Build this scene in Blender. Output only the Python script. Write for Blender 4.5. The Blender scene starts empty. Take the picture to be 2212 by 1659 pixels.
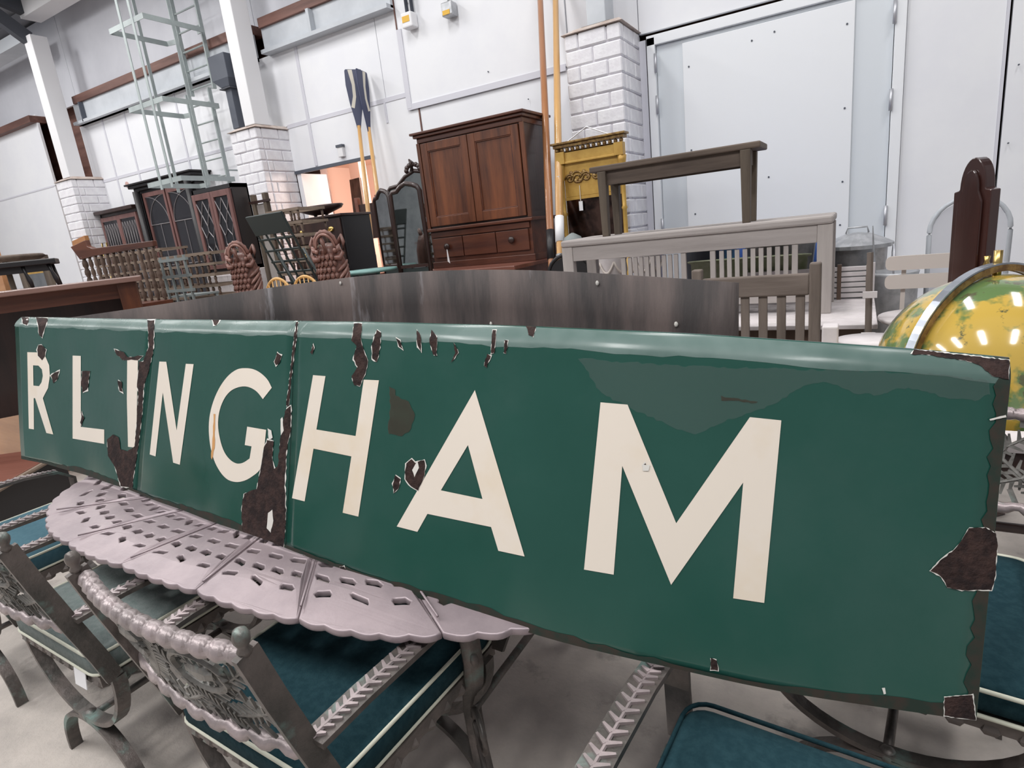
import bpy, bmesh, math, random
from mathutils import Vector, Matrix, Euler
random.seed(7)
SC = bpy.context.scene
COL = SC.collection
PI = math.pi
# ------------------------------------------------------------------ camera
FPX, PITCH, ROLL, YAW = 1280.0, math.radians(14.5), math.radians(6.43), math.radians(31.0)
EYE = Vector((0, 0, 1.45))
_F = Vector((-math.sin(YAW)*math.cos(PITCH), math.cos(YAW)*math.cos(PITCH), -math.sin(PITCH)))
_R = Vector((math.cos(YAW), math.sin(YAW), 0))
_D = _F.cross(_R)
CX = math.cos(ROLL)*_R + math.sin(ROLL)*_D
CY = -math.sin(ROLL)*_R + math.cos(ROLL)*_D
cam_d = bpy.data.cameras.new('camera')
cam = bpy.data.objects.new('camera', cam_d)
COL.objects.link(cam)
cam_d.sensor_fit = 'HORIZONTAL'
cam_d.sensor_width = 36.0
cam_d.lens = FPX/2212.0*36.0
cam_d.clip_start = 0.02
_m = Matrix((CX, -CY, -_F)).transposed().to_4x4()
_m.translation = EYE
cam.matrix_world = _m
SC.camera = cam
def ray(px, py):
    return CX*((px-1106)/FPX) + CY*((py-829.5)/FPX) + _F
def OZ(px, py, z):            # where a sight line meets the level z
    d = ray(px, py); return EYE + d*((z-EYE.z)/d.z)
def OY(px, py, y):            # where a sight line meets a plane parallel to the wall
    d = ray(px, py); return EYE + d*(y/d.y)
# ------------------------------------------------------------------ light
SC.view_settings.view_transform = 'Standard'
SC.view_settings.look = 'None'
SC.view_settings.gamma = 1.0
SC.view_settings.use_curve_mapping = False
SC.view_settings.exposure = -0.12
W = bpy.data.worlds.new('daylight'); SC.world = W
W.use_nodes = True
_bg = W.node_tree.nodes['Background']
_bg.inputs[0].default_value = (0.93, 0.95, 1.0, 1)
_bg.inputs[1].default_value = 0.33
def area(name, loc, sx, sy, power, rot=(0, 0, 0), col=(1, 0.985, 0.97)):
    l = bpy.data.lights.new(name, 'AREA'); l.shape = 'RECTANGLE'; l.size = sx; l.size_y = sy
    l.energy = power; l.color = col
    o = bpy.data.objects.new(name, l); o.location = loc; o.rotation_euler = rot; COL.objects.link(o)
    return o
for _x, _p in ((-16.0, 85), (-13.0, 105), (-10.0, 112), (-7.0, 95), (-4.0, 88), (-1.0, 80), (2.0, 74)):
    area('strip_light', (_x, 3.9, 6.3), 0.45, 2.2, _p*1.12)
    area('strip_light', (_x, -1.6, 6.3), 0.45, 2.2, 178)
# ------------------------------------------------------------------ materials
def _lnk(t, a, b): t.links.new(a, b)
MATS = {}
def mat(name, c1, rough=0.5, metal=0.0, c2=None, scale=6.0, lo=0.4, hi=0.6, stretch=(1, 1, 1), bump=0.0, bscale=40.0,
        coat=0.0, spec=0.5, detail=5.0, c3=None, s3=2.0, lo3=0.55, hi3=0.7, rough2=None, trans=0.0, emit=None, alpha=None):
    m = bpy.data.materials.new(name); m.use_nodes = True
    t = m.node_tree; b = t.nodes['Principled BSDF']
    b.inputs['Base Color'].default_value = (*c1, 1)
    b.inputs['Roughness'].default_value = rough
    b.inputs['Metallic'].default_value = metal
    b.inputs['Specular IOR Level'].default_value = spec
    b.inputs['Coat Weight'].default_value = coat
    b.inputs['Coat Roughness'].default_value = 0.08
    if trans: b.inputs['Transmission Weight'].default_value = trans
    if alpha is not None: b.inputs['Alpha'].default_value = alpha
    if emit:
        b.inputs['Emission Color'].default_value = (*emit[0], 1); b.inputs['Emission Strength'].default_value = emit[1]
    tc = t.nodes.new('ShaderNodeTexCoord'); mp = t.nodes.new('ShaderNodeMapping')
    mp.inputs['Scale'].default_value = stretch
    _lnk(t, tc.outputs['Object'], mp.inputs['Vector'])
    def noise(s, d=detail):
        n = t.nodes.new('ShaderNodeTexNoise'); n.inputs['Scale'].default_value = s; n.inputs['Detail'].default_value = d
        n.inputs['Roughness'].default_value = 0.62
        _lnk(t, mp.outputs['Vector'], n.inputs['Vector']); return n
    def ramp(n, a, z):
        r = t.nodes.new('ShaderNodeMapRange'); r.inputs['From Min'].default_value = a; r.inputs['From Max'].default_value = z
        r.clamp = True
        _lnk(t, n.outputs['Fac'], r.inputs['Value']); return r
    def mix(fac, a, bcol):
        x = t.nodes.new('ShaderNodeMix'); x.data_type = 'RGBA'
        _lnk(t, fac, x.inputs['Factor'])
        if isinstance(a, tuple): x.inputs['A'].default_value = (*a, 1)
        else: _lnk(t, a, x.inputs['A'])
        x.inputs['B'].default_value = (*bcol, 1)
        return x.outputs['Result']
    if c2:
        r = ramp(noise(scale), lo, hi); col = mix(r.outputs['Result'], c1, c2)
        if rough2 is not None:
            q = t.nodes.new('ShaderNodeMapRange'); q.inputs['To Min'].default_value = rough; q.inputs['To Max'].default_value = rough2
            _lnk(t, r.outputs['Result'], q.inputs['Value']); _lnk(t, q.outputs['Result'], b.inputs['Roughness'])
        if c3:
            r3 = ramp(noise(s3, 8.0), lo3, hi3); col = mix(r3.outputs['Result'], col, c3)
        _lnk(t, col, b.inputs['Base Color'])
    if bump:
        bp = t.nodes.new('ShaderNodeBump'); bp.inputs['Strength'].default_value = bump; bp.inputs['Distance'].default_value = 0.01
        _lnk(t, noise(bscale).outputs['Fac'], bp.inputs['Height']); _lnk(t, bp.outputs['Normal'], b.inputs['Normal'])
    MATS[name] = m
    return m
def wood(name, a, b, rough=0.4, coat=0.15, axis='z', sc=7.0, bump=0.12):
    st = {'x': (0.12, 1, 1), 'y': (1, 0.12, 1), 'z': (1, 1, 0.12)}[axis]
    return mat(name, a, rough, c2=b, scale=sc, lo=0.35, hi=0.68, stretch=st, bump=bump, bscale=30, coat=coat, detail=8)
M_wall = mat('painted board white', (0.80, 0.81, 0.84), 0.55, c2=(0.77, 0.78, 0.82), scale=1.5)
M_wall2 = mat('wall lining grey white', (0.60, 0.61, 0.66), 0.6, c2=(0.56, 0.57, 0.62), scale=1.2)
M_strip = mat('jointing strip grey', (0.62, 0.62, 0.68), 0.6)
M_brick = mat('white painted brick', (0.80, 0.80, 0.83), 0.6, c2=(0.73, 0.72, 0.76), scale=9, bump=0.5, bscale=25)
M_mortar = mat('painted mortar', (0.70, 0.68, 0.73), 0.8)
M_colm = mat('column paint', (0.74, 0.74, 0.76), 0.5)
M_cap = mat('pier cap dusty cement', (0.42, 0.34, 0.30), 0.85, c2=(0.55, 0.48, 0.44), scale=6)
M_beam = mat('beam grey paint', (0.45, 0.48, 0.52), 0.5, c2=(0.55, 0.58, 0.62), scale=1.0)
M_brownrail = wood('brown timber rail', (0.10, 0.045, 0.035), (0.20, 0.10, 0.08), 0.6, 0, 'x')
M_dark = mat('dark roof steel', (0.06, 0.065, 0.08), 0.7)  # the steel's own dark colour
M_roof = mat('roof sheeting', (0.30, 0.31, 0.34), 0.7)
M_floor = mat('worn concrete', (0.50, 0.45, 0.41), 0.7, c2=(0.36, 0.325, 0.30), scale=5, lo=0.35, hi=0.68, bump=0.3, bscale=60, c3=(0.20, 0.178, 0.162), s3=4.5, lo3=0.58, hi3=0.70)
M_door = mat('door white gloss', (0.80, 0.82, 0.85), 0.4)
M_doorgrey = mat('door edge pale grey', (0.66, 0.70, 0.74), 0.4)
M_steel = mat('zinc steel hinge', (0.55, 0.56, 0.60), 0.4, 0.6)
M_ladder = mat('ladder grey green paint', (0.36, 0.41, 0.41), 0.5, c2=(0.30, 0.34, 0.345), scale=4)
M_slate = mat('slate grey paint', (0.075, 0.085, 0.11), 0.55)
M_mahog = wood('mahogany', (0.055, 0.017, 0.009), (0.19, 0.060, 0.022), 0.38, 0.15)
M_mahogx = wood('mahogany lengthwise', (0.050, 0.015, 0.010), (0.14, 0.045, 0.022), 0.4, 0.12, 'x')
M_darkwood = wood('dark stained wood', (0.022, 0.012, 0.011), (0.05, 0.024, 0.020), 0.35, 0.2)
M_black = mat('black painted wood', (0.012, 0.011, 0.013), 0.45)
M_redwood = wood('red brown wood', (0.13, 0.045, 0.03), (0.22, 0.085, 0.06), 0.4, 0.2, 'x')
M_pinkwood = wood('pinkish mahogany frame', (0.13, 0.06, 0.055), (0.22, 0.11, 0.10), 0.4, 0.2)
M_grey_teak = wood('silvered teak', (0.30, 0.27, 0.258), (0.43, 0.39, 0.375), 0.8, 0, 'x', 6, 0.3)
M_grey_teakz = wood('silvered teak upright', (0.30, 0.27, 0.258), (0.44, 0.40, 0.38), 0.8, 0, 'z', 6, 0.3)
M_teak = wood('weathered brown teak', (0.09, 0.07, 0.058), (0.22, 0.18, 0.155), 0.8, 0, 'z', 8, 0.3)
M_teakx = wood('weathered brown teak rail', (0.10, 0.077, 0.064), (0.21, 0.17, 0.148), 0.8, 0, 'x', 8, 0.3)
M_oak = wood('old oak', (0.05, 0.033, 0.025), (0.15, 0.112, 0.087), 0.7, 0, 'x', 7, 0.25)
M_oakz = wood('old oak upright', (0.06, 0.043, 0.031), (0.15, 0.118, 0.088), 0.7, 0, 'z', 7, 0.25)
M_slat = wood('tan slat wood', (0.16, 0.115, 0.085), (0.28, 0.215, 0.165), 0.7, 0, 'x')
M_slatz = wood('brown spindle wood', (0.075, 0.045, 0.032), (0.15, 0.10, 0.075), 0.65, 0, 'z')
M_carved = wood('carved hardwood', (0.11, 0.048, 0.036), (0.27, 0.13, 0.105), 0.42, 0.1, 'z', 14)
M_pine = wood('yellow pine', (0.55, 0.30, 0.09), (0.70, 0.42, 0.16), 0.4, 0.2)
M_oarpale = wood('varnished ash oar', (0.52, 0.28, 0.10), (0.66, 0.40, 0.16), 0.3, 0.5)
M_oarbrown = wood('varnished brown oar', (0.30, 0.12, 0.05), (0.42, 0.19, 0.08), 0.3, 0.5)
M_navy = mat('navy blade paint', (0.022, 0.030, 0.085), 0.35, coat=0.3)
M_cream = mat('cream paint', (0.62, 0.58, 0.50), 0.45)
M_whiteplain = mat('white card', (0.80, 0.80, 0.82), 0.6)
M_gilt = mat('ochre gilt gesso', (0.56, 0.35, 0.085), 0.4, 0.25, c2=(0.46, 0.27, 0.06), scale=5, bump=0.1)
M_giltdark = mat('tarnished gilt', (0.16, 0.085, 0.03), 0.4, 0.35, c2=(0.33, 0.21, 0.07), scale=30)
M_brass = mat('brass', (0.62, 0.44, 0.16), 0.28, 1.0)
M_mirror = mat('old mirror glass', (0.42, 0.44, 0.43), 0.04, 1.0, c2=(0.30, 0.32, 0.32), scale=3)
M_glass = mat('cabinet glass', (0.05, 0.05, 0.06), 0.03, 0.0, spec=0.9, alpha=0.35)
M_lead = mat('lead came', (0.30, 0.28, 0.29), 0.4, 0.5)
M_teal = mat('teal table paint', (0.17, 0.33, 0.31), 0.45, c2=(0.22, 0.39, 0.37), scale=7)
M_tealgrey = mat('grey green painted slats', (0.22, 0.25, 0.25), 0.55)
M_blue = mat('blue plastic', (0.09, 0.19, 0.55), 0.4)
M_zinc = mat('galvanised zinc', (0.50, 0.51, 0.53), 0.42, 0.65, c2=(0.38, 0.39, 0.41), scale=14)
M_moss = mat('mossy green metal', (0.19, 0.22, 0.12), 0.65, c2=(0.28, 0.29, 0.2), scale=10)
M_white_p = mat('white paint garden', (0.70, 0.65, 0.66), 0.5, c2=(0.60, 0.56, 0.56), scale=5)
M_stone = mat('beige painted slat', (0.56, 0.50, 0.46), 0.55)
M_warm = mat('warm plaster', (0.80, 0.62, 0.54), 0.8)
M_bark = mat('rough bark board', (0.05, 0.035, 0.03), 0.9, c2=(0.16, 0.12, 0.10), scale=9, stretch=(1, 1, 0.2), bump=0.8, bscale=20)
M_orange = wood('orange oak', (0.36, 0.16, 0.06), (0.50, 0.25, 0.11), 0.4, 0.2, 'x')
M_pink = mat('pink dustsheet', (0.55, 0.36, 0.33), 0.8)
# cast garden furniture
M_iron = mat('bronze green cast metal', (0.085, 0.078, 0.072), 0.42, 0.35, c2=(0.16, 0.135, 0.125), scale=9, bump=0.25, bscale=50,
             c3=(0.18, 0.27, 0.245), s3=7, lo3=0.56, hi3=0.68)
M_ironpale = mat('dusty lit cast metal', (0.36, 0.30, 0.305), 0.36, 0.3, c2=(0.24, 0.205, 0.205), scale=10, bump=0.2, bscale=50,  # paler copy of the cast metal: dust and reflected light put into the colour
                 c3=(0.26, 0.36, 0.33), s3=8, lo3=0.64, hi3=0.72)
M_tabletop = mat('pink grey cast table top', (0.35, 0.285, 0.302), 0.40, 0.25, c2=(0.27, 0.22, 0.237), scale=5, bump=0.12, bscale=30)
M_cushion = mat('teal cushion cloth', (0.010, 0.034, 0.044), 0.95, spec=0.15, c2=(0.016, 0.046, 0.057), scale=60, bump=0.3, bscale=220)
M_cushgrey = mat('grey green cushion cloth', (0.13, 0.165, 0.16), 0.9, c2=(0.17, 0.20, 0.195), scale=60, bump=0.3, bscale=220)
M_cushblue = mat('blue teal cushion cloth', (0.035, 0.10, 0.135), 0.9, c2=(0.045, 0.115, 0.15), scale=60)
M_piping = mat('cream piping', (0.60, 0.60, 0.50), 0.7)
# sign
M_enamel = mat('green vitreous enamel', (0.009, 0.060, 0.044), 0.15, c2=(0.015, 0.074, 0.057), scale=1.6, lo=0.35, hi=0.7, spec=0.62,
               rough2=0.26, bump=0.03, bscale=5, c3=(0.035, 0.085, 0.072), s3=1.1, lo3=0.52, hi3=0.78)
M_letter = mat('ivory enamel', (0.74, 0.665, 0.58), 0.22, c2=(0.70, 0.59, 0.45), scale=3.5, lo=0.52, hi=0.75, c3=(0.5, 0.36, 0.22), s3=40, lo3=0.74, hi3=0.78)
M_rust = mat('rusted bare iron', (0.020, 0.013, 0.013), 0.85, spec=0.2, c2=(0.045, 0.026, 0.023), scale=40, bump=0.6, bscale=90)
M_rust2 = mat('worn sign lip', (0.016, 0.028, 0.021), 0.7, spec=0.3, c2=(0.034, 0.027, 0.021), scale=30)
M_rustst = mat('rust stain', (0.05, 0.045, 0.028), 0.5, alpha=0.6, c2=(0.045, 0.03, 0.018), scale=30)
M_chip = mat('chipped enamel ground coat', (0.66, 0.64, 0.60), 0.3)
M_orangerust = mat('orange rust run', (0.55, 0.28, 0.10), 0.6)
M_back = mat('scorched sign back', (0.030, 0.025, 0.025), 0.75, c2=(0.105, 0.080, 0.074), scale=2.6, lo=0.4, hi=0.62, stretch=(2.2, 1, 0.35),
             bump=0.3, bscale=40, c3=(0.26, 0.25, 0.265), s3=3.6, lo3=0.60, hi3=0.74)
# ------------------------------------------------------------------ mesh helpers
class MB:
    def __init__(s): s.v = []; s.f = []
    def add(s, vs, fs):
        o = len(s.v); s.v += [tuple(v) for v in vs]; s.f += [tuple(i+o for i in f) for f in fs]; return s
    def box(s, x0, x1, y0, y1, z0, z1):
        return s.add([(x0,y0,z0),(x1,y0,z0),(x1,y1,z0),(x0,y1,z0),(x0,y0,z1),(x1,y0,z1),(x1,y1,z1),(x0,y1,z1)],
                     [(0,3,2,1),(4,5,6,7),(0,1,5,4),(1,2,6,5),(2,3,7,6),(3,0,4,7)])
    def bar(s, p, q, w, h, up=(0, 0, 1), w2=None, h2=None):
        p = Vector(p); q = Vector(q); d = (q-p).normalized(); up = Vector(up)
        sx = d.cross(up)
        if sx.length < 1e-4: sx = d.cross(Vector((0, 1, 0)))
        sx.normalize(); sz = sx.cross(d)
        w2 = w if w2 is None else w2; h2 = h if h2 is None else h2
        vs = []
        for c, a, b in ((p, w/2, h/2), (q, w2/2, h2/2)):
            vs += [c-sx*a-sz*b, c+sx*a-sz*b, c+sx*a+sz*b, c-sx*a+sz*b]
        return s.add(vs, [(0,1,2,3),(7,6,5,4),(0,4,5,1),(1,5,6,2),(2,6,7,3),(3,7,4,0)])
    def strip(s, pts, w, t, wd):
        """flat bar swept along pts, wide along wd"""
        pts = [Vector(p) for p in pts]; wd = Vector(wd).normalized(); n = len(pts); vs = []; fs = []
        for i, p in enumerate(pts):
            d = (pts[min(i+1, n-1)]-pts[max(i-1, 0)]).normalized(); nn = d.cross(wd).normalized()
            vs += [p-wd*w/2-nn*t/2, p+wd*w/2-nn*t/2, p+wd*w/2+nn*t/2, p-wd*w/2+nn*t/2]
        for i in range(n-1):
            a = 4*i
            for k in range(4): fs.append((a+k, a+(k+1)%4, a+4+(k+1)%4, a+4+k))
        fs += [(3,2,1,0), (4*n-4, 4*n-3, 4*n-2, 4*n-1)]
        return s.add(vs, fs)
    def tube(s, pts, r, n=8, closed=False, flat=1.0, up=(0, 0, 1)):
        pts = [Vector(p) for p in pts]; N = len(pts); rs = r if isinstance(r, (list, tuple)) else [r]*N
        vs = []; fs = []; up = Vector(up)
        for i, p in enumerate(pts):
            a = pts[(i-1) % N] if closed else pts[max(i-1, 0)]; b = pts[(i+1) % N] if closed else pts[min(i+1, N-1)]
            d = (b-a).normalized(); e = d.cross(up)
            if e.length < 1e-3: e = d.cross(Vector((0.3, 1, 0)))
            e.normalize(); g = e.cross(d)
            for k in range(n):
                th = 2*PI*k/n; vs.append(p+(e*math.cos(th)+g*math.sin(th)*flat)*rs[i])
        M = N if closed else N-1
        for i in range(M):
            j = (i+1) % N
            for k in range(n): fs.append((i*n+k, i*n+(k+1)%n, j*n+(k+1)%n, j*n+k))
        if not closed: fs += [tuple(range(n-1, -1, -1)), tuple((N-1)*n+k for k in range(n))]
        return s.add(vs, fs)
    def lathe(s, prof, n=16, c=(0, 0, 0), sx=1.0, sy=1.0):
        vs = []; fs = []; c = Vector(c); N = len(prof)
        for r, z in prof:
            for k in range(n):
                th = 2*PI*k/n; vs.append(c+Vector((r*sx*math.cos(th), r*sy*math.sin(th), z)))
        for i in range(N-1):
            for k in range(n): fs.append((i*n+k, i*n+(k+1)%n, (i+1)*n+(k+1)%n, (i+1)*n+k))
        fs += [tuple(range(n-1, -1, -1)), tuple((N-1)*n+k for k in range(n))]
        return s.add(vs, fs)
    def ball(s, c, rx, ry=None, rz=None, nu=10, nv=7, rot=None):
        ry = rx if ry is None else ry; rz = rx if rz is None else rz; c = Vector(c); vs = []; fs = []
        R = rot or Matrix.Identity(3)
        for j in range(1, nv):
            ph = PI*j/nv
            for k in range(nu):
                th = 2*PI*k/nu
                vs.append(c+R @ Vector((rx*math.sin(ph)*math.cos(th), ry*math.sin(ph)*math.sin(th), rz*math.cos(ph))))
        vs += [c+R @ Vector((0, 0, rz)), c+R @ Vector((0, 0, -rz))]; T = len(vs)-2
        for j in range(nv-2):
            for k in range(nu): fs.append((j*nu+k, (j+1)*nu+k, (j+1)*nu+(k+1)%nu, j*nu+(k+1)%nu))
        for k in range(nu):
            fs.append((T, k, (k+1)%nu)); b = (nv-2)*nu; fs.append((T+1, b+(k+1)%nu, b+k))
        return s.add(vs, fs)
    def prism(s, poly, o, ux, uy, th):
        """outline poly (2-D) in the frame o,ux,uy, given a thickness along ux x uy"""
        o = Vector(o); ux = Vector(ux); uy = Vector(uy); nn = ux.cross(uy).normalized()*th; n = len(poly)
        A = [o+ux*a+uy*b for a, b in poly]
        return s.add(A+[p+nn for p in A], [tuple(range(n-1, -1, -1)), tuple(range(n, 2*n))] +
                     [(i, (i+1)%n, n+(i+1)%n, n+i) for i in range(n)])
    def mesh(s, name):
        me = bpy.data.meshes.new(name); me.from_pydata(s.v, [], s.f); me.validate(); me.update()
        bm = bmesh.new(); bm.from_mesh(me); bmesh.ops.recalc_face_normals(bm, faces=bm.faces); bm.to_mesh(me); bm.free()
        return me
    def build(s, name, m, parent=None, smooth=False, bevel=0.0):
        return link(name, s.mesh(name), m, parent, smooth, bevel)
def link(name, me, m, parent=None, smooth=False, bevel=0.0):
    if m and not me.materials: me.materials.append(m)
    o = bpy.data.objects.new(name, me); COL.objects.link(o)
    if smooth:
        for p in me.polygons: p.use_smooth = True
    if bevel:
        b = o.modifiers.new('bevel', 'BEVEL'); b.width = bevel; b.segments = 2; b.limit_method = 'ANGLE'; b.angle_limit = math.radians(50)
    if parent: o.parent = parent
    return o
def tag(o, label, cat, group=None):
    o['label'] = label; o['category'] = cat
    if group: o['group'] = group
    return o
def thing(name, label, cat, loc=(0, 0, 0), rz=0.0, group=None):
    o = bpy.data.objects.new(name, None); COL.objects.link(o); o.empty_display_size = 0.1
    o.location = loc; o.rotation_euler = (0, 0, rz)
    return tag(o, label, cat, group)
def struct(o):
    o['kind'] = 'structure'; return o
def bx(name, m, parent, *d, bevel=0.0):
    return MB().box(*d).build(name, m, parent, bevel=bevel)
def copy_tree(o, parent=None):
    c = o.copy(); COL.objects.link(c)
    if parent is not None: c.parent = parent
    for ch in list(o.children): copy_tree(ch, c)
    return c
def arc(cx, cy, r, a0, a1, n, r2=None):
    r2 = r if r2 is None else r2
    return [(cx+r*math.cos(math.radians(a0+(a1-a0)*i/n)), cy+r2*math.sin(math.radians(a0+(a1-a0)*i/n))) for i in range(n+1)]
def pierced(name, loops, th, bev=0.0, res=None):
    """a plate in the xy plane cut by holes: filled flat curve turned to mesh"""
    cu = bpy.data.curves.new(name, 'CURVE'); cu.dimensions = '2D'; cu.fill_mode = 'BOTH'; cu.extrude = th/2; cu.bevel_depth = bev; cu.bevel_resolution = 1
    for L in loops:
        sp = cu.splines.new('POLY'); sp.points.add(len(L)-1); sp.use_cyclic_u = True
        for p, q in zip(sp.points, L): p.co = (q[0], q[1], 0, 1)
    ob = bpy.data.objects.new(name, cu); COL.objects.link(ob)
    dg = bpy.context.evaluated_depsgraph_get()
    me = bpy.data.meshes.new_from_object(ob.evaluated_get(dg))
    bpy.data.objects.remove(ob); bpy.data.curves.remove(cu); me.name = name
    return me
M_mirrordark = mat('dark foxed mirror', (0.13, 0.075, 0.06), 0.12, 0.9, c2=(0.03, 0.02, 0.018), scale=5)
M_mahogdk = wood('dark polished mahogany', (0.022, 0.008, 0.007), (0.055, 0.018, 0.014), 0.25, 0.6)
M_ringm = mat('blued steel ring', (0.52, 0.56, 0.62), 0.25, 0.85, c2=(0.40, 0.43, 0.48), scale=4)
M_globe = mat('varnished globe map', (0.55, 0.37, 0.07), 0.12, c2=(0.12, 0.20, 0.07), scale=4.2, lo=0.53, hi=0.58, c3=(0.10, 0.105, 0.05), s3=17, lo3=0.60, hi3=0.64, coat=1.0)
M_darkgreen = mat('dark green metal', (0.022, 0.032, 0.032), 0.5)
M_tabtop2 = wood('worn pinkish table wood', (0.17, 0.085, 0.065), (0.25, 0.15, 0.125), 0.3, 0.3, 'x')
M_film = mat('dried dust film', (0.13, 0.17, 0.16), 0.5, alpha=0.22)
M_film2 = mat('dust and roof sheen', (0.24, 0.33, 0.31), 0.45, c2=(0.14, 0.22, 0.20), scale=6, alpha=0.5)  # pale tone mixes settled dust with the bright roof reflection, painted in
M_carvedlt = wood('carved hardwood worn ridge', (0.17, 0.08, 0.062), (0.36, 0.19, 0.155), 0.4, 0.15, 'z', 14)
# ================================================================== the building
YW = 6.78
fl = struct(bx('floor', M_floor, None, -24, 9, -6, 12, -0.1, 0.0))
wb = struct(MB().box(-24, -7.40, 7.20, 7.35, 0, 6.4).box(-5.60, 9, 7.20, 7.35, 0, 6.4).box(-7.40, -5.60, 7.20, 7.35, 2.75, 6.4).build('wall_back', M_brownrail))
wl = struct(bx('wall_left', M_wall2, None, -24, -23.8, -6, 7.3, 0, 6.4))
def panel(x0, x1, z0, z1, y=YW, m=M_wall, th=0.05, name='wall_panel'):
    return MB().box(x0+0.004, x1-0.004, y, y+th, z0+0.004, z1-0.004).build(name, m, wb, bevel=0.004)
# bay beyond the first pier
panel(-23.8, -18.2, 0, 3.40); panel(-23.8, -18.2, 3.40, 4.78); panel(-18.2, -14.66, 0, 3.38); panel(-18.2, -14.66, 3.38, 4.78)
# bay between first and second pier
JX = [-13.13, -12.30, -11.55, -10.0, -8.0]
for i in range(4):
    panel(JX[i], JX[i+1], 0, 3.22); panel(JX[i], JX[i+1], 3.22, 4.27)
# bay between second and third pier, with the low opening
panel(-8.0, -7.02, 2.66, 3.30); panel(-7.02, -5.90, 2.66, 3.30); panel(-8.0, -7.02, 3.30, 4.30); panel(-7.02, -5.53, 3.30, 4.30); panel(-5.53, -5.16, 3.30, 4.30)
panel(-5.90, -5.00, 0, 3.30); panel(-5.00, -2.86, 0, 3.14); panel(-5.16, -2.86, 3.14, 6.3, y=YW-0.02)
# bay with the doors
panel(-2.06, 1.02, 3.26, 6.3); panel(-2.86, -2.06, 0, 3.26); panel(-2.86, -2.06, 3.26, 6.3); panel(0.30, 0.99, 0, 3.26); panel(1.02, 3.4, 0, 3.26); panel(1.02, 3.4, 3.26, 6.3); panel(3.4, 9, 0, 6.3)
# jointing strips on the boards
def jstrip(x0, x1, z0, z1, y=YW-0.008, m=M_strip):
    if z1-z0 > x1-x0: y -= 0.002
    return MB().box(x0, x1, y, y+0.012, z0, z1).build('joint_strip', m, wb)
for x in JX[1:4]: jstrip(x-0.02, x+0.02, 0, 4.26)
jstrip(-13.1, -8.05, 3.195, 3.245); jstrip(-18.2, -14.7, 3.37, 3.40)
jstrip(-7.47, -5.16, 3.27, 3.325); jstrip(-7.045, -6.99, 2.68, 4.28); jstrip(-5.175, -5.10, 3.12, 4.05, YW-0.03); jstrip(-5.17, -2.9, 3.10, 3.17, YW-0.03)
jstrip(-5.575, -5.545, 3.02, 3.30)
jstrip(-5.016, -4.998, 2.4, 3.10, m=M_brownrail); jstrip(-5.175, -5.16, 4.05, 4.4, YW-0.028, M_brownrail)
jstrip(0.985, 1.005, 0, 6.2, m=M_strip); jstrip(-2.06, -1.99, 0, 3.2)
jstrip(-2.88, -2.86, 1.0, 2.9, m=M_brownrail)
# screws in the boards
scr = MB()
for x, z in ((-4.95,4.30),(-4.89,4.31),(-4.83,4.32),(-4.50,4.28),(-4.45,4.29),(-4.40,4.30),(-4.35,4.31),(-3.9,3.3),(-3.4,2.9),(1.12,2.9),(1.09,2.3),(1.07,1.7)):
    scr.tube([(x, YW-0.035, z), (x, YW-0.02, z)], 0.007, 6)
scr.build('screw_heads', M_slate, wb)
# upper lining, beam and brown rail
for i, (x0, x1) in enumerate(((-23.8, -13.30), (-13.30, -7.95), (-7.95, -5.16))):
    panel(x0, x1, 4.74, 6.34, y=6.95, m=M_wall2, name='upper_lining')
for i, (x0, x1) in enumerate(((-23.8, -14.66), (-12.9, -7.8), (-7.55, -5.17))):
    t = struct(bx('trim_%d' % (i+1), M_brownrail, None, x0, x1, 6.66, 6.96, 4.62, 4.75, bevel=0.006))
bm1 = struct(MB().box(-13.0, -7.8, 6.70, 6.78, 4.26, 4.62).box(-13.0, -7.8, 6.62, 6.78, 4.26, 4.31).build('trim_4', M_beam))
bm2 = struct(MB().box(-7.55, -5.17, 6.70, 6.78, 4.30, 4.62).box(-7.55, -5.17, 6.62, 6.78, 4.28, 4.33).build('trim_5', M_beam))
bx('beam_stiffener', M_slate, bm1, -12.66, -12.63, 6.62, 6.71, 4.27, 4.61)
bx('beam_stiffener', M_beam, bm2, -6.55, -6.50, 6.62, 6.71, 4.33, 4.61)
# eaves beam and roof steel over the far bay
ev = struct(bx('trim_6', M_colm, None, -13.15, 9, 6.30, 6.62, 6.05, 6.34))
ev2 = struct(bx('trim_7', M_beam, None, -23.8, -13.4, 6.30, 6.62, 5.72, 5.92))
ro = struct(MB().bar((-24, 6.9, 6.45), (9, 6.9, 6.45), 0.3, 0.1).add([(-24, 7.3, 6.45), (9, 7.3, 6.45), (9, 1.0, 7.9), (-24, 1.0, 7.9), (-24, 7.3, 6.55), (9, 7.3, 6.55), (9, 1.0, 8.0), (-24, 1.0, 8.0)],
      [(0, 1, 2, 3), (7, 6, 5, 4), (0, 4, 5, 1), (1, 5, 6, 2), (2, 6, 7, 3), (3, 7, 4, 0)]).build('ceiling', M_roof))
for x in (-13.05, -7.6, -2.3):
    MB().bar((x, 6.4, 6.25), (x, 1.0, 7.7), 0.16, 0.35).build('rafter', M_dark, ro)
MB().bar((-13.05, 6.28, 5.7), (-13.05, 5.2, 6.5), 0.14, 0.22).build('haunch', M_dark, ro)
for y, z in ((5.0, 6.82), (3.4, 7.18)):
    MB().box(-24, 9, y-0.06, y+0.06, z, z+0.16).build('purlin', M_slate, ro)
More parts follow.
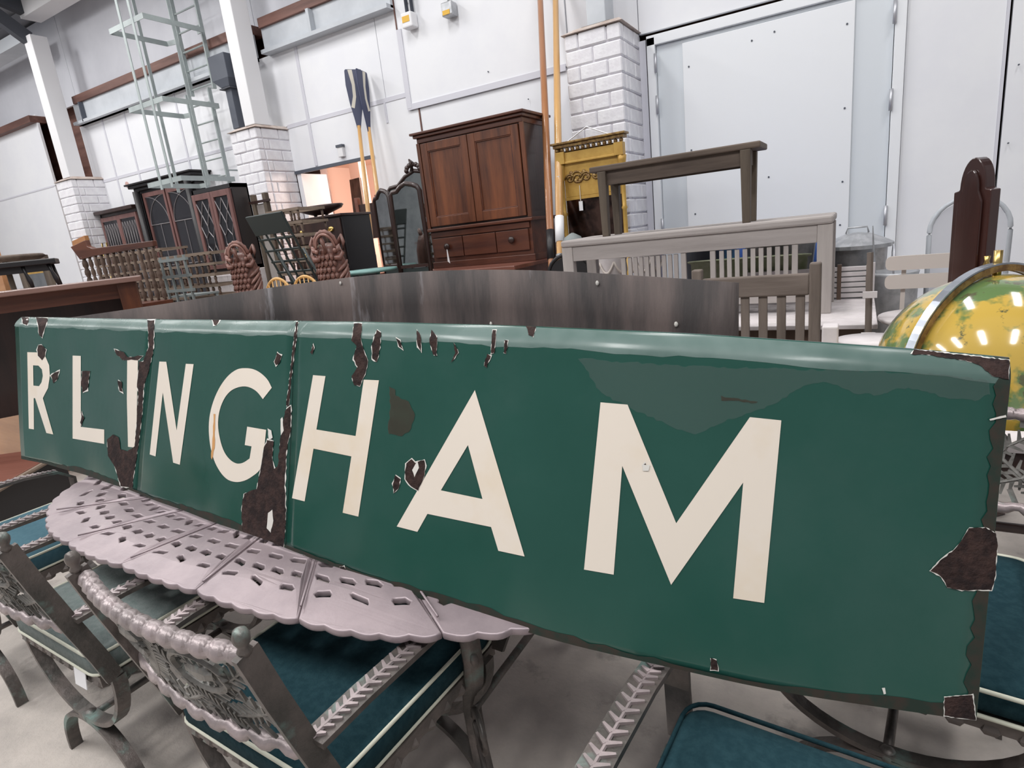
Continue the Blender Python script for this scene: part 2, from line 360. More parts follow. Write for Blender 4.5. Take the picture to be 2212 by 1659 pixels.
# ---- brick piers and the columns standing on them
BR = {}
def brick_mesh(lx, ly, lz):
    k = (round(lx, 3), round(ly, 3), round(lz, 3))
    if k not in BR:
        me = MB().box(-lx/2, lx/2, -ly/2, ly/2, -lz/2, lz/2).mesh('brick'); bm = bmesh.new(); bm.from_mesh(me)
        bmesh.ops.bevel(bm, geom=bm.edges[:], offset=0.012, segments=1, affect='EDGES'); bm.to_mesh(me); bm.free()
        me.materials.append(M_brick); BR[k] = me
    return BR[k]
def pier(i, x0, x1, y0, y1, zt, lab):
    core = MB().box(x0+0.02, x1-0.02, y0+0.02, y1, 0, zt-0.02).build('trim_%d' % (7+i), M_mortar); struct(core); core['label'] = lab
    H = 0.15; n = int((zt-0.7)/H); w = x1-x0; d = y1-y0
    for c in range(n):
        z = zt-H*(c+0.5)
        cuts = [0, 0.5, 1] if c % 2 else [0, 0.25, 0.75, 1]
        for a, b in zip(cuts[:-1], cuts[1:]):
            o = bpy.data.objects.new('brick', brick_mesh((b-a)*w-0.008, 0.10, H-0.010)); COL.objects.link(o); o.parent = core
            o.location = (x0+(a+b)/2*w, y0+0.05+random.uniform(-0.004, 0.004), z)
        cuts = [0, 0.34, 1] if c % 2 else [0.0, 0.67, 1]
        for a, b in zip(cuts[:-1], cuts[1:]):
            aa, bb = max(a*d, 0.104), b*d
            o = bpy.data.objects.new('brick', brick_mesh(0.10, (bb-aa)-0.008, H-0.010)); COL.objects.link(o); o.parent = core
            o.location = (x1-0.05+random.uniform(-0.004, 0.004), y0+(aa+bb)/2, z)
    m = MB(); e = 0.03
    m.add([(x0-e, y0-e, zt), (x1+e, y0-e, zt), (x1+e, y1, zt), (x0-e, y1, zt), (x0+0.1, y0+0.06, zt+0.05), (x1-0.03, y0+0.06, zt+0.05), (x1-0.03, y1, zt+0.05), (x0+0.1, y1, zt+0.05)],
          [(0, 3, 2, 1), (4, 5, 6, 7), (0, 1, 5, 4), (1, 2, 6, 5), (2, 3, 7, 6), (3, 0, 4, 7)])
    m.build('mortar_cap', M_cap, core, bevel=0.01)
pier(1, -13.37, -12.80, 6.2, 6.80, 3.26, 'white painted brick pier beside the dark gap in the boarding')
pier(2, -8.07, -7.49, 6.2, 6.80, 3.26, 'white painted brick pier below the dark hopper and downpipe')
pier(3, -2.66, -2.06, 6.2, 6.80, 3.28, 'white painted brick pier behind the gilt mirror')
struct(bx('trim_11', M_colm, None, -13.10, -12.84, 6.22, 6.50, 3.30, 5.72, bevel=0.01))
struct(bx('trim_12', M_colm, None, -7.72, -7.50, 6.22, 6.50, 3.30, 6.2, bevel=0.01))
struct(bx('trim_13', M_beam, None, -2.46, -2.26, 6.36, 6.62, 3.33, 6.2, bevel=0.01))
MB().box(-2.50, -2.20, 6.30, 6.66, 3.325, 3.345).build('base_plate', M_oakz, bpy.data.objects['trim_13'])
# timber left standing in the gaps beside the first pier
tag(bx('timber_plank', M_orange, None, -14.45, -14.15, 6.86, 6.95, 0, 3.85, bevel=0.006), 'tall tan plank standing in the dark gap left of the column', 'plank')
tag(bx('brown_board', M_orange, None, -13.35, -13.2, 6.9, 7.0, 0, 3.55, bevel=0.006), 'orange brown board in the slot between pier and white boards', 'board')
# ---- room seen through the low opening
rm = struct(MB().box(-9.5, -3.5, 10.2, 10.35, 0, 3.2).build('wall_far', M_warm))
struct(MB().box(-9.5, -3.5, 7.36, 10.2, 3.1, 3.2).build('ceiling_far', M_warm)); struct(MB().box(-9.6, -9.5, 7.36, 10.3, 0, 3.2).box(-3.5, -3.4, 7.36, 10.3, 0, 3.2).build('wall_side', M_warm))
for c in range(6):
    for k in range(4):
        x = -9.3+k*1.45+(0.7 if c % 2 else 0)
        bx('block', M_warm, rm, x+0.01, min(x+1.43, -3.52), 10.17, 10.22, 0.9+c*0.28, 0.9+c*0.28+0.265, bevel=0.006)
struct(bx('trim_14', M_warm, None, -8.3, -8.05, 8.8, 9.0, 0, 3.1, bevel=0.008))
struct(bx('trim_15', M_slate, None, -7.49, -5.88, 6.76, 6.80, 2.62, 2.665))
struct(bx('trim_16', M_wall, None, -7.47, -7.38, 6.78, 7.3, 0, 2.62))
pl = bpy.data.lights.new('warm_lamp', 'POINT'); pl.energy = 230; pl.color = (1.0, 0.84, 0.74); pl.shadow_soft_size = 0.2
po = bpy.data.objects.new('warm_lamp', pl); po.location = (-6.6, 8.6, 2.75); COL.objects.link(po)
# ---- doors
d1 = thing('door_1', 'wide white flush door with pale grey edges and screwed cover sheet', 'door', (-0.85, YW, 0)); struct(d1)
del d1['category']
MB().box(-1.03, 1.06, 0.0, 0.05, 0.02, 3.12).build('leaf', M_doorgrey, d1)
MB().box(-0.76, 0.76, -0.03, 0.0, 0.15, 3.08).build('cover_sheet', M_door, d1, bevel=0.004)
MB().box(-1.12, -1.035, -0.05, 0.05, 0, 3.20).box(1.065, 1.15, -0.05, 0.05, 0, 3.20).box(-1.12, 1.15, -0.05, 0.05, 3.125, 3.22).build('door_frame', M_door, d1, bevel=0.004)
for x, zs in ((-1.03, (2.95, 2.55, 1.3)), (1.06, (2.9, 2.2, 1.2))):
    for z in zs: MB().tube([(x, -0.06, z-0.09), (x, -0.06, z+0.09)], 0.016, 8).build('hinge', M_steel, d1, True)
sc = MB()
for x, z in ((-0.70, 2.85), (-0.70, 2.05), (-0.1, 2.95), (0.1, 2.98), (0.70, 2.2), (0.70, 2.9), (0.70, 1.55), (-0.68, 1.40), (-0.62, 1.25), (0.05, 1.68), (0.69, 1.15)):
    sc.tube([(x, -0.036, z), (x, -0.029, z)], 0.009, 6)
sc.build('screw_heads', M_slate, d1)
# ---- fittings on the wall
hp = thing('rainwater_hopper', 'dark slate hopper head and square downpipe beside the white column', 'downpipe', (-7.96, 6.32, 3.32))
MB().box(-0.07, 0.06, -0.06, 0.06, 0, 0.55).build('downpipe', M_slate, hp, bevel=0.006)
MB().add([(-0.09, -0.10, 0.55), (0.09, -0.10, 0.55), (0.09, 0.10, 0.55), (-0.09, 0.10, 0.55), (-0.22, -0.13, 0.66), (0.14, -0.13, 0.66), (0.14, 0.12, 0.66), (-0.22, 0.12, 0.66), (-0.22, -0.13, 0.98), (0.14, -0.13, 0.98), (0.14, 0.12, 0.98), (-0.22, 0.12, 0.98)],
         [(0, 3, 2, 1), (0, 1, 5, 4), (1, 2, 6, 5), (2, 3, 7, 6), (3, 0, 4, 7), (4, 5, 9, 8), (5, 6, 10, 9), (6, 7, 11, 10), (7, 4, 8, 11), (8, 9, 10, 11)]).build('hopper_head', M_slate, hp, bevel=0.008)
MB().box(-0.14, 0.10, -0.10, 0.08, 0.535, 0.55).build('collar', M_dark, hp)
def jbox(x, z, w, h, cond, lab, both):
    t = thing('junction_box', lab, 'junction box', (x, YW-0.03, z))
    MB().box(-w/2, w/2, -0.13, 0, 0, h).build('body', M_zinc if not both else M_whiteplain, t, bevel=0.015)
    MB().box(-w*0.38, w*0.3, -0.134, -0.129, h*(0.35 if both else 0.08), h*(0.75 if both else 0.4)).build('yellow_label', M_yel, t)
    for dx in cond: MB().tube([(dx, -0.05, h), (dx, -0.05, h+2.0)], 0.018 if not both else 0.022, 8).build('conduit', M_slate if both else M_zinc, t, True)
M_yel = mat('yellow warning label', (0.72, 0.42, 0.04), 0.5)
jbox(-4.90, 3.99, 0.16, 0.17, (-0.03, 0.05), 'white junction box with large yellow label and two dark conduits', True)
jbox(-4.30, 3.97, 0.15, 0.15, (0.0,), 'grey junction box with small yellow label on a single conduit', False)
t = thing('wall_socket', 'small grey vent box on the white boards above the opening', 'box', (-6.46, YW, 2.72))
MB().box(-0.05, 0.05, -0.05, 0, 0.0, 0.14).build('body', M_colm, t, bevel=0.008); MB().box(-0.06, 0.06, -0.06, 0, 0.13, 0.165).build('hood', M_slate, t)
tag(MB().tube([(-12.02, YW-0.012, 3.06), (-12.02, YW, 3.06)], 0.055, 16).build('red_sticker', M_pink), 'round pink sticker on the white boards above the bookcase', 'sticker')
# ---- caged ladder fixed to the wall
ld = thing('caged_ladder', 'grey green steel cat ladder with hooped safety cage on the wall', 'ladder', (-9.0, 6.5, 0))
for x in (-0.27, 0.30):
    MB().strip([(x, 0, 2.60), (x, 0, 4.05), (x, 0.10, 4.05), (x, 0.10, 6.0)], 0.025, 0.06, (1, 0, 0)).build('stile', M_ladder, ld)
    for z in (2.85, 4.3): MB().bar((x, 0.0 if z < 4 else 0.1, z), (x, 0.272, z), 0.04, 0.02).build('wall_bracket', M_ladder, ld)
for k in range(12):
    z = 2.78+k*0.27; y = 0 if z < 4.05 else 0.10
    MB().tube([(-0.27, y, z), (0.30, y, z)], 0.013, 6).build('rung', M_ladder, ld)
for z in (2.70, 3.77, 4.82, 5.85):
    MB().strip([(0.42, 0.02, z), (0.42, -0.87, z), (-0.44, -0.87, z), (-0.44, -0.02, z), (-0.27, 0.02, z)], 0.07, 0.012, (0, 0, 1)).build('cage_hoop', M_ladder, ld)
    MB().bar((0.30, 0.01, z), (0.42, 0.01, z), 0.012, 0.07).build('hoop_bracket', M_ladder, ld)
for x, y in ((-0.10, -0.875), (0.17, -0.875), (0.425, -0.45), (-0.445, -0.40)):
    MB().bar((x, y, 2.60), (x, y, 6.0), 0.05 if abs(x) < 0.4 else 0.012, 0.012 if abs(x) < 0.4 else 0.05, (0, 1, 0)).build('cage_upright', M_ladder, ld)
# ================================================================== the enamel sign
import numpy as np
BOT = [(50, 990), (160, 1025), (290, 1058), (430, 1108), (620, 1190), (800, 1262), (1080, 1350), (1250, 1390), (1400, 1424), (1600, 1470), (1800, 1515), (1960, 1540), (2110, 1560)]
TOP = [(45, 685), (180, 687), (330, 690), (480, 691), (640, 692), (850, 697), (1050, 703), (1300, 713), (1600, 725), (1800, 740), (1950, 752), (2060, 764), (2180, 772)]
def z_bot(x): return 0.735-0.085*min(1, max(0, (x+1.3)/1.45))
LEAN, ROLLB = 0.175, 0.026
_bp = []
for p in BOT:
    z = 0.7
    for _ in range(12):
        q = OZ(p[0], p[1], z); z = z_bot(q.x)
    _bp.append(q)
PYB = np.polyfit([p.x for p in _bp], [p.y for p in _bp], 4)
def y_bot(x): return float(np.polyval(PYB, x))
_tp = []
for p in TOP:
    d = ray(*p); lo, hi = 0.2, 5.0
    for _ in range(50):
        D = (lo+hi)/2
        if D*d.y < y_bot(D*d.x)+LEAN+ROLLB: lo = D
        else: hi = D
    _tp.append(EYE+d*D)
PZT = np.polyfit([p.x for p in _tp], [p.z for p in _tp], 4)
def z_top(x): return float(np.polyval(PZT, x))
XL0, XL1, XR0, XR1 = _bp[0].x, _tp[0].x, _bp[-1].x, _tp[-1].x
def sgn(x, v, off=0.0):
    """point of the sign face at world x and height fraction v"""
    r = max(0.0, (v-0.94)/0.06)
    y = y_bot(x)+LEAN*v+ROLLB*r*r + 0.0035*math.sin(5.1*x+1.0)*math.sin(3.0*v+0.4) + 0.0015*math.sin(17*x+6*v)
    zb = z_bot(x); z = zb+(z_top(x)-zb)*v
    return Vector((x, y-off, z+0.25*off))
def s_inv(px, py):
    d = ray(px, py); lo, hi = 0.2, 5.0
    for _ in range(40):
        D = (lo+hi)/2; P = EYE+d*D; zb = z_bot(P.x); v = (P.z-zb)/(z_top(P.x)-zb)
        v = max(-0.02, min(1.02, v))
        if P.y < sgn(P.x, v).y: lo = D
        else: hi = D
    return P.x, v
sign = thing('enamel_station_sign', 'long green enamel sign with cream capital letters reading RLINGHAM, chipped and leaning', 'sign', (0, 0, 0))
SEAM1 = [s_inv(335, 700), s_inv(296, 1055)]; SEAM2 = [s_inv(642, 705), s_inv(617, 1188)]
def seam(S, v):
    (xa, va), (xb, vb) = S; return xb+(xa-xb)*(v-vb)/(va-vb)
def xl(v): return XL0+(XL1-XL0)*v
def xr(v): return XR0+(XR1-XR0)*v
def sign_panel(fa, fb, n):
    m = MB(); V = [0, .03, .1, .2, .3, .4, .5, .6, .7, .8, .88, .92, .94, .95, .96, .97, .98, .99, 1.0]; nv = len(V); vs = []; fs = []
    for i in range(n+1):
        for j, v in enumerate(V):
            a, b = fa(v), fb(v); vs.append(sgn(a+(b-a)*i/n, v))
    off = len(vs); vs += [p+Vector((0, 0.004, 0)) for p in vs]
    for i in range(n):
        for j in range(nv-1):
            a = i*nv+j; fs.append((a, a+nv, a+nv+1, a+1)); fs.append((off+a, off+a+1, off+a+nv+1, off+a+nv))
    for j in range(nv-1):
        for i in (0, n): a = i*nv+j; fs.append((a, a+1, off+a+1, off+a))
    for i in range(n):
        for j in (0, nv-1): a = i*nv+j; fs.append((a, a+nv, off+a+nv, off+a))
    m.add(vs, fs); o = m.build('enamel_panel', M_enamel, sign, True)
    return o
sign_panel(xl, lambda v: seam(SEAM1, v)-0.002, 26); sign_panel(lambda v: seam(SEAM1, v)+0.002, lambda v: seam(SEAM2, v)-0.002, 26); sign_panel(lambda v: seam(SEAM2, v)+0.002, xr, 46)
def on_sign(name, loops_px, m, off, jit=0.0, step=8.0, grow=0.0, join=None):
    """flat mark laid on the curved sheet; loops given on the sheet through their sight lines"""
    bm = bmesh.new(); edges = []
    for L in loops_px:
        P = []
        cx = sum(p[0] for p in L)/len(L); cy = sum(p[1] for p in L)/len(L)
        if grow:
            L2 = []
            for a, b in L:
                d = math.hypot(a-cx, b-cy) or 1; g = grow*random.uniform(-0.3, 1.4); L2.append((a+(a-cx)/d*g, b+(b-cy)/d*g))
            L = L2
        for (a, b), (c, d) in zip(L, L[1:]+L[:1]):
            n = max(1, int(math.hypot(c-a, d-b)/step)) if (jit or step < 1000) else 1
            for k in range(n):
                t = k/n; P.append((a+(c-a)*t+random.uniform(-jit, jit), b+(d-b)*t+random.uniform(-jit, jit)))
        vs = []
        for p in P:
            x, v = s_inv(*p); vs.append(bm.verts.new((x, v, 0)))
        for i in range(len(vs)):
            edges.append(bm.edges.new((vs[i], vs[(i+1) % len(vs)])))
    bmesh.ops.triangle_fill(bm, use_beauty=True, use_dissolve=False, edges=edges)
    xs = [v.co.x for v in bm.verts]; vv = [v.co.y for v in bm.verts]
    x = math.floor(min(xs)/0.03)*0.03
    while x < max(xs):
        bmesh.ops.bisect_plane(bm, geom=bm.verts[:]+bm.edges[:]+bm.faces[:], plane_co=(x, 0, 0), plane_no=(1, 0, 0)); x += 0.03
    for v in (0.1, 0.2, 0.3, .4, .5, .6, .7, .8, .88, .915, .945, .97):
        if min(vv) < v < max(vv): bmesh.ops.bisect_plane(bm, geom=bm.verts[:]+bm.edges[:]+bm.faces[:], plane_co=(0, v, 0), plane_no=(0, 1, 0))
    for v in bm.verts: v.co = sgn(v.co.x, min(1.0, max(0.0, v.co.y)), off)
    bmesh.ops.recalc_face_normals(bm, faces=bm.faces)
    for f in bm.faces:
        if f.normal.y > 0: f.normal_flip()
    if join is not None:
        bm.verts.index_update(); join.add([v.co.copy() for v in bm.verts], [[v.index for v in f.verts] for f in bm.faces]); bm.free(); return None
    me = bpy.data.meshes.new(name); bm.to_mesh(me); bm.free()
    return link(name, me, m, sign, True)
c1 = lambda L: [(a/3.95, 660+b/3.95) for a, b in L]
c2 = lambda L: [(420+a/2.861, 660+b/2.861) for a, b in L]
c3 = lambda L: [(960+a/2.861, 660+b/2.861) for a, b in L]
c4 = lambda L: [(1500+a/2.7654, 700+b/2.7654) for a, b in L]
LET = [
 ('letter_r', [c1([(235,398),(330,400),(390,435),(422,510),(428,600),(412,705),(368,790),(457,1100),(398,1087),(302,790),(290,790),(292,1057),(248,1050)]), c1([(285,510),(330,512),(360,545),(368,600),(357,655),(335,688),(288,683)])]),
 ('letter_l', [c1([(622,427),(692,430),(692,1035),(892,1058),(892,1180),(622,1135)])]),
 ('letter_i', [c1([(1088,460),(1180,465),(1172,800),(1165,1212),(1095,1205),(1085,800)])]),
 ('letter_n', [c1([(1362,478),(1422,480),(1510,1065),(1588,497),(1655,500),(1537,1358),(1480,1340),(1392,740),(1330,1287),(1280,1270)])]),
 ('letter_g', [c2([(480,508),(455,460),(415,420),(370,395),(320,387),(265,395),(205,440),(150,520),(110,620),(92,720),(95,830),(115,930),(150,1010),(200,1070),(255,1090),(310,1082),(360,1055),(405,1015),(425,950),(445,768),(328,748),(313,862),(355,870),(343,945),(300,972),(260,975),(215,945),(180,890),(155,800),(148,720),(160,640),(190,570),(230,525),(285,502),(335,503),(385,530),(425,578)])]),
 ('letter_h', [c2([(735,430),(812,436),(756,766),(998,806),(1048,458),(1142,462),(1015,1304),(918,1280),(972,932),(738,884),(683,1210),(605,1190)])]),
 ('letter_a', [[(1026.4,842.5),(1133.7,1201.8),(1077,1189.5),(1061.4,1138.2),(924,1109.8),(902.3,1148.6),(857.6,1137.1)], [(1011.4,961.3),(1042.8,1077.7),(953,1059)]]),
 ('letter_m', [[(1297.6,869),(1356,874),(1461,1130),(1620,901),(1688,908),(1651,1302),(1584,1292),(1605.6,1042),(1450,1263),(1344.5,1006),(1326,1241),(1262,1230)]]),
]
def rounded(L):
    out = []; n = len(L)
    def turn(i):
        a, b, d = L[i-1], L[i], L[(i+1) % n]
        t = abs(math.degrees(math.atan2(d[1]-b[1], d[0]-b[0])-math.atan2(b[1]-a[1], b[0]-a[0]))) % 360
        return min(t, 360-t)
    for i in range(n):
        p0, p1, p2, p3 = L[i-1], L[i], L[(i+1) % n], L[(i+2) % n]; s1, s2 = turn(i) < 42, turn((i+1) % n) < 42
        out.append(p1)
        if not (s1 or s2) or math.hypot(p2[0]-p1[0], p2[1]-p1[1]) < 6: continue
        m1 = ((p2[0]-p0[0])/2, (p2[1]-p0[1])/2) if s1 else (p2[0]-p1[0], p2[1]-p1[1]); m2 = ((p3[0]-p1[0])/2, (p3[1]-p1[1])/2) if s2 else (p2[0]-p1[0], p2[1]-p1[1])
        d = math.hypot(p2[0]-p1[0], p2[1]-p1[1]); m1, m2 = [(v[0]*d/(math.hypot(*v) or 1), v[1]*d/(math.hypot(*v) or 1)) for v in (m1, m2)]
        for k in (0.25, 0.5, 0.75):
            h0 = 2*k**3-3*k*k+1; h1 = k**3-2*k*k+k; h2 = -2*k**3+3*k*k; h3 = k**3-k*k
            out.append((h0*p1[0]+h1*m1[0]+h2*p2[0]+h3*m2[0], h0*p1[1]+h1*m1[1]+h2*p2[1]+h3*m2[1]))
    return out
for n, L in LET:
    if n == 'letter_g': L = [rounded(q) for q in L]
    on_sign(n, L, M_letter, 0.0010, step=14)
RUST = [
 [(320,692),(335,692),(332,760),(322,800),(312,830),(308,900),(300,960),(292,1010),(287,1052),(262,1050),(250,1010),(235,985),(232,950),(245,938),(258,945),(262,970),(275,975),(292,965),(297,900),(301,820),(310,780),(322,750)],
 c2([(570,640),(600,620),(600,760),(585,830),(572,900),(560,1100),(570,1300),(555,1500),(460,1490),(300,1410),(295,1260),(310,1160),(390,1130),(410,1030),(430,880),(455,830),(490,840),(485,960),(495,1010),(520,990),(530,860),(545,740)]),
 c2([(633,100),(645,100),(620,300),(600,480),(585,620),(570,620),(590,450),(608,280)]),
 c2([(990,110),(1040,110),(1030,200),(1050,280),(1075,340),(1060,420),(1025,500),(990,490),(975,440),(1010,380),(985,330),(1005,250),(975,215)]),
 c2([(1130,150),(1155,170),(1150,260),(1130,350),(1100,330),(1100,240)]), c2([(1375,150),(1400,180),(1405,290),(1380,250)]), c2([(1470,150),(1500,200),(1500,310),(1480,300),(1455,220)]),
 c2([(515,290),(540,310),(535,350),(505,370),(495,345)]), c2([(1310,975),(1345,945),(1370,970),(1420,955),(1430,990),(1420,1060),(1385,1140),(1340,1120),(1305,1070)]),
 c2([(1245,1050),(1275,1070),(1265,1130),(1235,1160),(1230,1100)]), c2([(735,240),(745,260),(730,300),(722,290)]), c2([(1250,200),(1275,215),(1290,270),(1265,250)]),
 c3([(300,150),(325,150),(310,290),(290,300)]), c3([(270,300),(290,310),(265,380),(245,370)]), c3([(375,210),(395,215),(385,300),(370,290)]), c3([(60,230),(90,290),(45,350),(70,290)]),
 c3([(510,120),(570,130),(550,190),(520,180)]), c3([(1225,985),(1242,972),(1250,990),(1235,1000)]),
 c4([(1640,1215),(1740,1215),(1800,1250),(1810,1320),(1795,1500),(1775,1585),(1600,1590),(1510,1570),(1480,1510),(1410,1470),(1480,1400),(1560,1340),(1600,1280)]),
 c4([(1310,150),(1600,185),(1880,215),(1875,330),(1780,310),(1700,240),(1600,215),(1400,185),(1300,180)]),
 c1([(315,100),(415,105),(380,200),(365,270),(335,250),(330,170)]), c1([(330,340),(360,335),(395,380),(390,430),(365,470),(330,430),(322,380)]), c1([(440,600),(470,570),(510,555),(495,620),(460,660)]),
 c1([(700,560),(770,560),(750,720),(710,740),(695,650)]), c1([(980,370),(1060,400),(1090,440),(1180,430),(1220,430),(1180,462),(1050,462),(1000,420)]), c1([(1190,480),(1270,470),(1230,640),(1210,760),(1175,700),(1182,560)]),
 c1([(1010,640),(1040,650),(1050,740),(1020,730)]), c1([(1815,120),(1880,122),(1850,170),(1830,165)]), c1([(190,100),(250,102),(240,170),(200,150)]), c1([(700,900),(720,960),(700,1030),(692,1000)]),
 [(1535,1420),(1548,1425),(1552,1448),(1536,1446)], [(2040,1505),(2100,1500),(2108,1555),(2040,1545)], [(645,1200),(658,1198),(662,1208),(648,1210)], [(735,1225),(745,1222),(750,1236),(738,1238)],
]
chips = MB()
for L in RUST:
    on_sign('', [L], M_chip, 0.0013, jit=1.2, step=6, grow=2.2, join=chips)
    on_sign('rust_patch', [L], M_rust, 0.0019, jit=1.2, step=6)
for L in ([(2137,905),(2172,896),(2173,901),(2138,908)], [(608,905),(612,900),(614,930),(608,940)], [(580,925),(588,930),(590,945),(582,950)], [(1905,1485),(1911,1484),(1914,1497),(1909,1498)], [(580,1108),(590,1100),(592,1125),(586,1150),(578,1140)], [(892,1015),(903,995),(906,1010),(897,1030)], [(1388,1003),(1405,1004),(1402,1017),(1390,1017)]):
    on_sign('', [L], M_chip, 0.0023, jit=0.6, step=6, join=chips)
o = chips.build('chip_edges', M_chip, sign); o['kind'] = 'stuff'
for L in (c2([(1205,500),(1245,520),(1240,560),(1330,590),(1365,680),(1340,760),(1290,810),(1200,790),(1210,640)]), c4([(160,430),(260,445),(380,460),(370,475),(240,460),(165,455)])):
    on_sign('rust_stain', [L], M_rustst, 0.0011, jit=2, step=8)
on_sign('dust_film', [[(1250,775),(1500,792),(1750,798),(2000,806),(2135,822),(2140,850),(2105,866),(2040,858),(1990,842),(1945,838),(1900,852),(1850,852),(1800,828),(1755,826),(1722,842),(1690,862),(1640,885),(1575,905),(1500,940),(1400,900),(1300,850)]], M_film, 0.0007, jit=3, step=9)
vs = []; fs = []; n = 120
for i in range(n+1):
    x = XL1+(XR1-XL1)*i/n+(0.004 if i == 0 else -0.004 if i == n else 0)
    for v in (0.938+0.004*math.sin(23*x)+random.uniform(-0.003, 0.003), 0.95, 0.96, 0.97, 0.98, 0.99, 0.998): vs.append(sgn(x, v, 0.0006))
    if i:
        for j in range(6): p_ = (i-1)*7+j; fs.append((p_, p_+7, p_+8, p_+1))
MB().add(vs, fs).build('dusty_sheen_roll', M_film2, sign, True)  # strip over the top roll: dust plus a painted ceiling reflection
on_sign('rust_run', [c2([(122,668),(132,670),(128,880),(112,950),(104,940),(115,850)])], M_orangerust, 0.0016, jit=0.8, step=8)
# worn dark lip along the foot and the free end of the sheet
ed = MB(); vs = []; fs = []
n = 110
for i in range(n+1):
    x = XL0+(XR0-XL0)*i/n
    w = 0.020+0.012*math.sin(7*x)+random.uniform(0, 0.012)
    vs += [sgn(x, 0.0, 0.0009), sgn(x, max(0.012, w), 0.0009)]
    if i: fs.append((2*i-2, 2*i, 2*i+1, 2*i-1))
ed.add(vs, fs); vs = []; fs = []
for i in range(41):
    v = i/40; vs += [sgn(xr(v)-0.0005, v, 0.0009), sgn(xr(v)-0.012-random.uniform(0, 0.010), v, 0.0009)]
    if i: fs.append((2*i-2, 2*i, 2*i+1, 2*i-1))
ed.add(vs, fs); ed.build('worn_edge', M_rust2, sign, True)
# second sheet standing behind, seen from its bare back
BK = [(130, 690, 1.36), (260, 668, 1.52), (400, 650, 1.70), (580, 623, 1.88), (760, 600, 1.96), (880, 587, 1.96), (1000, 582, 1.93), (1150, 585, 1.88), (1300, 592, 1.80), (1450, 600, 1.73), (1595, 611, 1.66)]
bp = [OY(a, b, y) for a, b, y in BK]
PYK = np.polyfit([p.x for p in bp], [p.y for p in bp], 4); PZK = np.polyfit([p.x for p in bp], [p.z for p in bp], 4)
m = MB(); vs = []; fs = []; n = 60; x0, x1 = bp[0].x, bp[-1].x; HB = 0.55
for i in range(n+1):
    x = x0+(x1-x0)*i/n; y = float(np.polyval(PYK, x)); z = float(np.polyval(PZK, x))
    for j in range(5): vs.append((x, y-0.05*(1-j/4)+0.002*math.sin(9*x+j), z-HB*(1-j/4)))
off = len(vs); vs += [(a, b+0.004, c) for a, b, c in vs]
for i in range(n):
    for j in range(4):
        a = i*5+j; fs += [(a, a+5, a+6, a+1), (off+a, off+a+1, off+a+6, off+a+5)]
    for j in (0, 4): a = i*5+j; fs.append((a, a+5, off+a+5, off+a))
for i in (0, n):
    for j in range(4): a = i*5+j; fs.append((a, a+1, off+a+1, off+a))
bks = thing('sign_sheet', 'curved rust brown back of a second sign sheet standing behind the green sign', 'sign', (0, 0, 0))
m.add(vs, fs).build('bare_back', M_back, bks, True)
for x, dz in ((-0.72, 0.03), (-0.45, 0.13), (-0.36, 0.38), (-2.0, 0.02), (-1.2, 0.2)):
    y = float(np.polyval(PYK, x)); z = float(np.polyval(PZK, x))-dz; MB().ball((x, y-0.006-0.05*dz/HB, z), 0.006, 0.004, 0.008, 6, 4).build('rivet', M_chip, bks)
# ================================================================== cast garden table and chairs
TC = Vector((-1.50, 1.31)); TA, TB_, TZ = 1.10, 0.64, 0.72
def sup(th, rho=1.0):
    c, s = math.cos(th), math.sin(th); r = (abs(c)**3.0+abs(s)**3.0)**(-1/3.0)
    return (TA*r*c*rho, TB_*r*s*rho)
_ths = [2*PI*i/720 for i in range(721)]; _len = [0.0]
for a, b in zip(_ths[:-1], _ths[1:]):
    p, q = sup(a), sup(b); _len.append(_len[-1]+math.hypot(q[0]-p[0], q[1]-p[1]))
def th_at(f):
    return float(np.interp((f % 1.0)*_len[-1], _len, _ths))+(2*PI if f >= 1 else 0)
tb = thing('pierced_garden_table', 'oval cast metal garden table with pierced pink grey petal top and scalloped edge', 'table', (TC.x, TC.y, 0))
NP = 18
for k in range(NP):
    f0, f1 = k/NP+0.0008, (k+1)/NP-0.0008
    def P(a, rho): return sup(th_at(f0+(f1-f0)*a), rho)
    out = []
    for i in range(31):
        a = i/30; out.append(P(a, 1.0+0.010*abs(math.sin(PI*a*5))+0.008*math.sin(PI*a)))
    inner = [P(1-i/8, 0.30) for i in range(9)]
    loops = [out+inner]
    rnd = random.Random(11)
    for rho, cnt, ra, rr, tilt in ((0.895, 3, .095, .026, 0.3), (0.825, 4, .095, .031, -0.45), (0.75, 3, .12, .028, 0.5), (0.675, 4, .095, .031, -0.4), (0.60, 3, .12, .028, 0.5), (0.525, 4, .095, .028, -0.45), (0.45, 3, .11, .028, 0.4), (0.38, 2, .15, .026, 0.3)):
        for c in range(cnt):
            ac = (c+0.5)/cnt + (0.0 if cnt % 2 else 0.02); hole = []
            sg = 1 if c % 2 else -1; jt = rnd.uniform(-0.7, 0.7)
            for q in range(8):
                t = 2*PI*q/8; pw = 0.55+0.45*abs(math.cos(t))
                da = ra*math.cos(t)*(0.8+0.35*rnd.random()); dr = rr*math.sin(t)*pw + (tilt*sg+jt)*0.22*da
                hole.append(P(min(0.95, max(0.05, ac+da)), rho+dr))
            loops.append(hole[::-1])
    me = pierced('petal', loops, 0.010, 0.003)
    for v in me.vertices:
        r = math.hypot(v.co.x/TA, v.co.y/TB_); v.co.z += TZ-0.007-0.012*max(0, r-0.92)/0.12
    o = link('petal', me, M_tabletop, tb)
    MB().tube([Vector((*P(0.0, r), TZ-0.001)) for r in (0.32, 0.5, 0.7, 0.85, 0.97)], 0.0028, 6).build('petal_rib', M_tabletop, tb, True)
MB().lathe([(0.02, TZ-0.012), (0.36, TZ-0.012), (0.36, TZ), (0.02, TZ+0.004)], 32, sx=1.0, sy=0.62).build('centre_plate', M_tabletop, tb)
